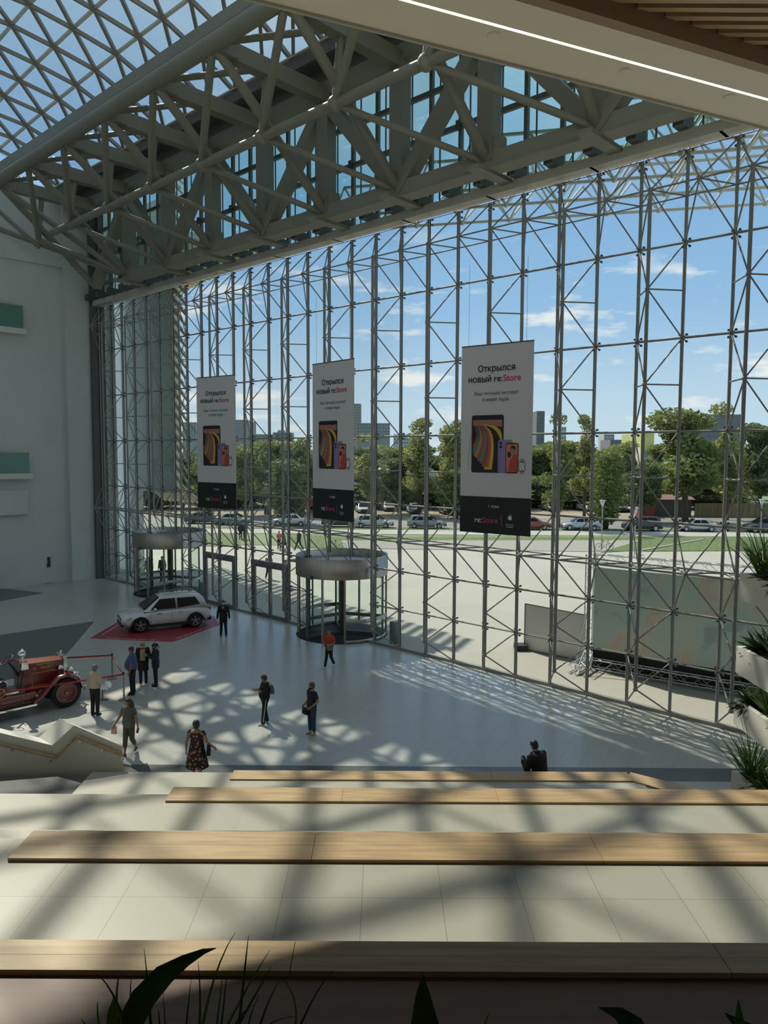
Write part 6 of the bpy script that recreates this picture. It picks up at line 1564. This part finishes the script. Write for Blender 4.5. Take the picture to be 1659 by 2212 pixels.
# 4 woman in navy tee and jeans
pn = person('woman in navy tee and rolled jeans standing right of the woman in black', fp(674, 1586), -pi / 2 + .75, dict(m=NAVY, g=.014, z=.93, sleeve=.28, name='tee'), dict(kind='trousers', m=JEAN, g=.022, cut=.93), dict(m=cl('beige_shoes', (.42, .37, .28))), ('volume', 'auburn'), h=1.66, mask=BLK, fat=.02, head=(-.2, .1),
       arms={-1: ((-.06, .05, -.27), (-.02, -.16, -.42)), 1: ((.07, .06, -.27), (-.02, -.15, -.42))})
bag('small black crossbody bag on the hip of the woman in navy', 'crossbody_bag', pn, (-.12, -.17, .68), (.24, .09, .20), BLK, [(-.12, -.17, .88), (-.1, -.15, 1.0), (.1, -.10, 1.3)])
# 5 man in cream jumper, back turned
pc = person('grey haired man in cream jumper and black trousers seen from behind by the fire engine', fp(206, 1545), pi - .35, dict(m=CREAMC, g=.035, z=.94, sleeve=.85, name='jumper'), dict(kind='trousers', m=BLK, g=.02), dict(m=BLK), ('short', 'grey'), h=1.74, head=(.25, .35), skin=SKIN2, fat=.03,
       arms={-1: ((-.08, -.02, -.27), (.02, -.24, -.33)), 1: ((.08, -.02, -.27), (.0, -.25, -.30))})
o = MB().box((0, 0, 0), (.30, .21, .004)).build('paper_sheet', WHITES); o.location = hold(pc, (-.22, -.34, .98)); o.rotation_euler = (.5, .5, .4); tag(o, 'white sheet of paper held by the man in the cream jumper', 'paper')
# 6 stout man in dusty blue polo
person('stout man in dusty blue polo shirt and black trousers beside the chrome stanchion', fp(287, 1500), -pi / 2 + .1, dict(m=DBLUE, g=.02, z=.93, sleeve=.36, name='polo_shirt', collar=1), dict(kind='trousers', m=BLK, g=.03), dict(m=BLK), ('short', 'brown'), h=1.80, w=1.12, fat=.095, head=(0, .3), skin=SKIN2)
# 7 blond woman with scarf and long black cardigan
def scarf(root, arms, legs, hp):
    b = MB(); b.ball((0, -.02, 1.46), (.11, .10, .06), 14, 8); organic(b, 'scarf', BEIGE, root, .014)
    MB().slab([(-.09, -.15, 1.42), (.09, -.15, 1.42), (.09, -.17, 1.0), (-.09, -.17, 1.0)], (0, -.012, 0)).build('scarf_end', BEIGE, root)
    organic((lambda b: (torso(b, .58, 1.42, .045, 0, 0, flare=.06), b)[1])(MB()), 'long_cardigan', BLK, root, .016)
person('blond woman in beige scarf and long black cardigan behind the stout man', fp(310, 1480), .25, dict(m=BLK, g=.03, z=.9, name='sleeves'), dict(kind='trousers', m=NAVY, g=.012), dict(m=WHITES), ('bob', 'blond'), scarf, h=1.72, head=(.1, .35), arms={1: ((.06, -.02, -.27), (-.04, -.20, -.22))})
# 8 dark haired woman with mask and ponytail looking down
p8 = person('dark haired woman with ponytail, black mask and dark jacket, looking at her phone', fp(337, 1482), -pi / 2 + .2, dict(m=cl('dark_teal_jacket', (.012, .02, .028)), g=.035, z=.74, name='jacket', flare=.05), dict(kind='trousers', m=BLK, g=.017), dict(m=BLK), ('pony', 'black'), h=1.66, head=(0, .5), mask=BLK,
       arms={-1: ((-.07, -.03, -.27), (.05, -.27, -.16)), 1: ((.07, -.03, -.27), (-.04, -.28, -.14))})
phone_at('phone in the hands of the dark haired woman with the ponytail', p8, (.01, -.38, 1.25))
# 9 woman walking in patterned tee and olive capris
p9 = person('woman in patterned tee and olive cropped trousers walking by the parapet', fp(280, 1630), -.35, dict(m=PRNT, g=.03, z=.84, sleeve=.22, name='tee'), dict(kind='trousers', m=OLIVE, g=.018, cut=.74), dict(m=cl('sandals', (.10, .09, .04))), ('long', 'brown'), h=1.70, head=(-.75, .1), skin=SKIN2, fat=.02,
       arms={-1: ((-.10, -.06, -.26), (-.18, -.16, -.46)), 1: ((.07, .03, -.27), (.10, .05, -.52))}, legs={-1: ((-.06, -.10, .49), (-.05, -.16, .085)), 1: ((.07, .04, .47), (.03, .26, .15))}, feet={-1: (-.2, -1), 1: (.4, -1)})
o = MB().box((0, 0, 0), (.16, .02, .24)).build('printed_leaflet', cl('pinkish_print', (.45, .30, .30), noise=.5, nscale=18)); o.location = hold(p9, (-.385, -.19, .76)); tag(o, 'pinkish leaflet in the hand of the woman in olive trousers', 'leaflet')
phone_at('dark phone in the lowered hand of the woman in olive trousers', p9, (.28, .03, .76), 0, 1.3)
# 10 woman in floral dress, from behind, climbing the first step
p10 = person('short haired woman in dark floral dress from behind by the steps', fp(426, 1688) + Vector((0, 0, 0)), pi - .15, dict(m=FLOR, g=.012, z=.98, zt=1.40, sleeve=.12, name='dress_bodice'), dict(kind='skirt', m=FLOR, z=.42, flare=.12), dict(m=BLK), ('curly', 'black'), h=1.68, fat=.05, w=1.06, skin=SKIN2,
       arms={-1: ((-.12, .03, -.25), (-.26, -.04, -.40)), 1: ((.10, .02, -.27), (.13, -.03, -.52))})
bag('black handbag under the arm of the woman in the floral dress', 'handbag', p10, (-.33, -.03, .80), (.10, .34, .26), BLK, rz=.35)
# 11 seated man in black with phone (rests on the hidden step)
ps = person('man in black jacket sitting on the steps beyond the last bench, looking at his phone', Vector((3.42, 16.9, 1.15 - .46)), -pi / 2 - .25 + pi * 0, dict(m=BLK, g=.045, z=.88, name='jacket'), dict(kind='trousers', m=BLK, g=.02), dict(m=BLK), ('short', 'black'), h=1.76, lean=.28, w=1.05, head=(0, .45),
       arms={-1: ((-.08, -.04, -.26), (.03, -.26, -.20)), 1: ((.08, -.04, -.26), (-.03, -.26, -.18))}, legs={-1: ((-.12, -.42, .84), (-.12, -.40, .42)), 1: ((.12, -.42, .84), (.12, -.40, .42))})
ps.location = Vector((3.45, 16.05, .80)); ps.rotation_euler.z = -pi / 2 - .95
phone_at('phone held out by the seated man in black', ps, (.02, -.47, 1.22))
# outside
far = dict(vox=.016)
person('woman in pink top and jeans pushing a pram on the plaza', fp(603, 1187), .5, dict(m=PINKC, g=.02, z=.95, sleeve=.4, name='top'), dict(kind='trousers', m=NAVY, g=.012), dict(m=WHITES), ('pony', 'auburn'), h=1.72, **far, arms={1: ((.04, -.05, -.25), (.03, -.28, -.36)), -1: ((-.04, -.05, -.25), (-.03, -.28, -.36))})
pr_ = thing('pram', fp(613, 1191), 'cream hooded pram pushed by the woman in pink', 'pram', rz=.4)
b = MB(); b.ball((0, 0, .75), (.25, .42, .2), 12, 8); b.build('carrycot', BLK, pr_); b = MB(); b.lathe((0, 0, 0), [(.0, .3), (.2, .22), (.27, .05), (.28, 0)], 14, a0=0, a1=pi * 1.2); o = b.build('hood', CREAMC, pr_); o.location = (0, .1, .8)
b = MB(); b.tube((-.22, -.3, .12), (-.22, .3, .75), .015).tube((.22, -.3, .12), (.22, .3, .75), .015).tube((-.22, .3, .12), (-.22, -.3, .75), .015).tube((.22, .3, .12), (.22, -.3, .75), .015).tube((-.22, .45, 1.02), (.22, .45, 1.02), .018).tube((-.22, .3, .75), (-.22, .45, 1.02), .015).tube((.22, .3, .75), (.22, .45, 1.02), .015); b.build('chassis', STEELD, pr_)
for x in (-.24, .24):
    for y in (-.3, .3): o = MB().lathe((0, 0, 0), [(0, -.02), (.13, -.02), (.13, .02), (0, .02)], 14).build('wheel', BLACK, pr_); o.location = (x, y, .13); o.rotation_euler = (0, pi / 2, 0)
person('man in black tee and dark trousers striding on the plaza beside the lawn', fp(646, 1188), -.8, dict(m=BLK, g=.03, z=.9, sleeve=.35, name='tee'), dict(kind='trousers', m=BLK, g=.015), dict(m=BLK), ('short', 'brown'), h=1.82, **far, legs={-1: ((-.1, -.18, .50), (-.12, -.34, .1)), 1: ((.1, .08, .48), (.1, .36, .12))}, arms={-1: ((-.1, .05, -.26), (-.06, -.12, -.42))})
person('white haired man in beige shirt and dark trousers walking outside the swing doors', fp(581, 1250), .15, dict(m=BEIGE, g=.02, z=.86, sleeve=.5, name='shirt'), dict(kind='trousers', m=BLK, g=.02), dict(m=BLK), ('short', 'grey'), h=1.74, **far, legs={-1: ((-.12, -.05, .49), (-.22, .12, .1)), 1: ((.09, 0, .49), (.1, 0, .085))})
person('dark silhouetted person just outside the right swing doors', fp(617, 1262), .2, dict(m=cl('dull_brown', (.06, .045, .04)), g=.02, z=.86, sleeve=.6, name='shirt'), dict(kind='trousers', m=JEAN, g=.015), dict(m=BLK), ('short', 'black'), h=1.68, **far)
person('man in dark coat standing outside the far revolving door', fp(322, 1257), .3, dict(m=BLK, g=.03, z=.8, name='coat'), dict(kind='trousers', m=BLK, g=.015), dict(m=BLK), ('short', 'black'), h=1.75, **far)
person('slim person with a red bag outside the far revolving door', fp(351, 1256), -.2, dict(m=cl('grey_top', (.12, .12, .13)), g=.02, z=.9, name='top'), dict(kind='trousers', m=BLK, g=.015), dict(m=BLK), ('short', 'black'), h=1.76, **far,
       extra=lambda root, arms, legs, hp: None)
person('person in black walking on the path between the lawns', fp(520, 1166), pi, dict(m=BLK, g=.03, z=.85, name='coat'), dict(kind='trousers', m=BLK, g=.015), dict(m=BLK), ('short', 'black'), h=1.75, vox=.02)
person('person in dark clothes walking beside another on the far path', fp(529, 1165), pi, dict(m=NAVY, g=.03, z=.85, name='coat'), dict(kind='trousers', m=BLK, g=.015), dict(m=BLK), ('short', 'brown'), h=1.68, vox=.02)
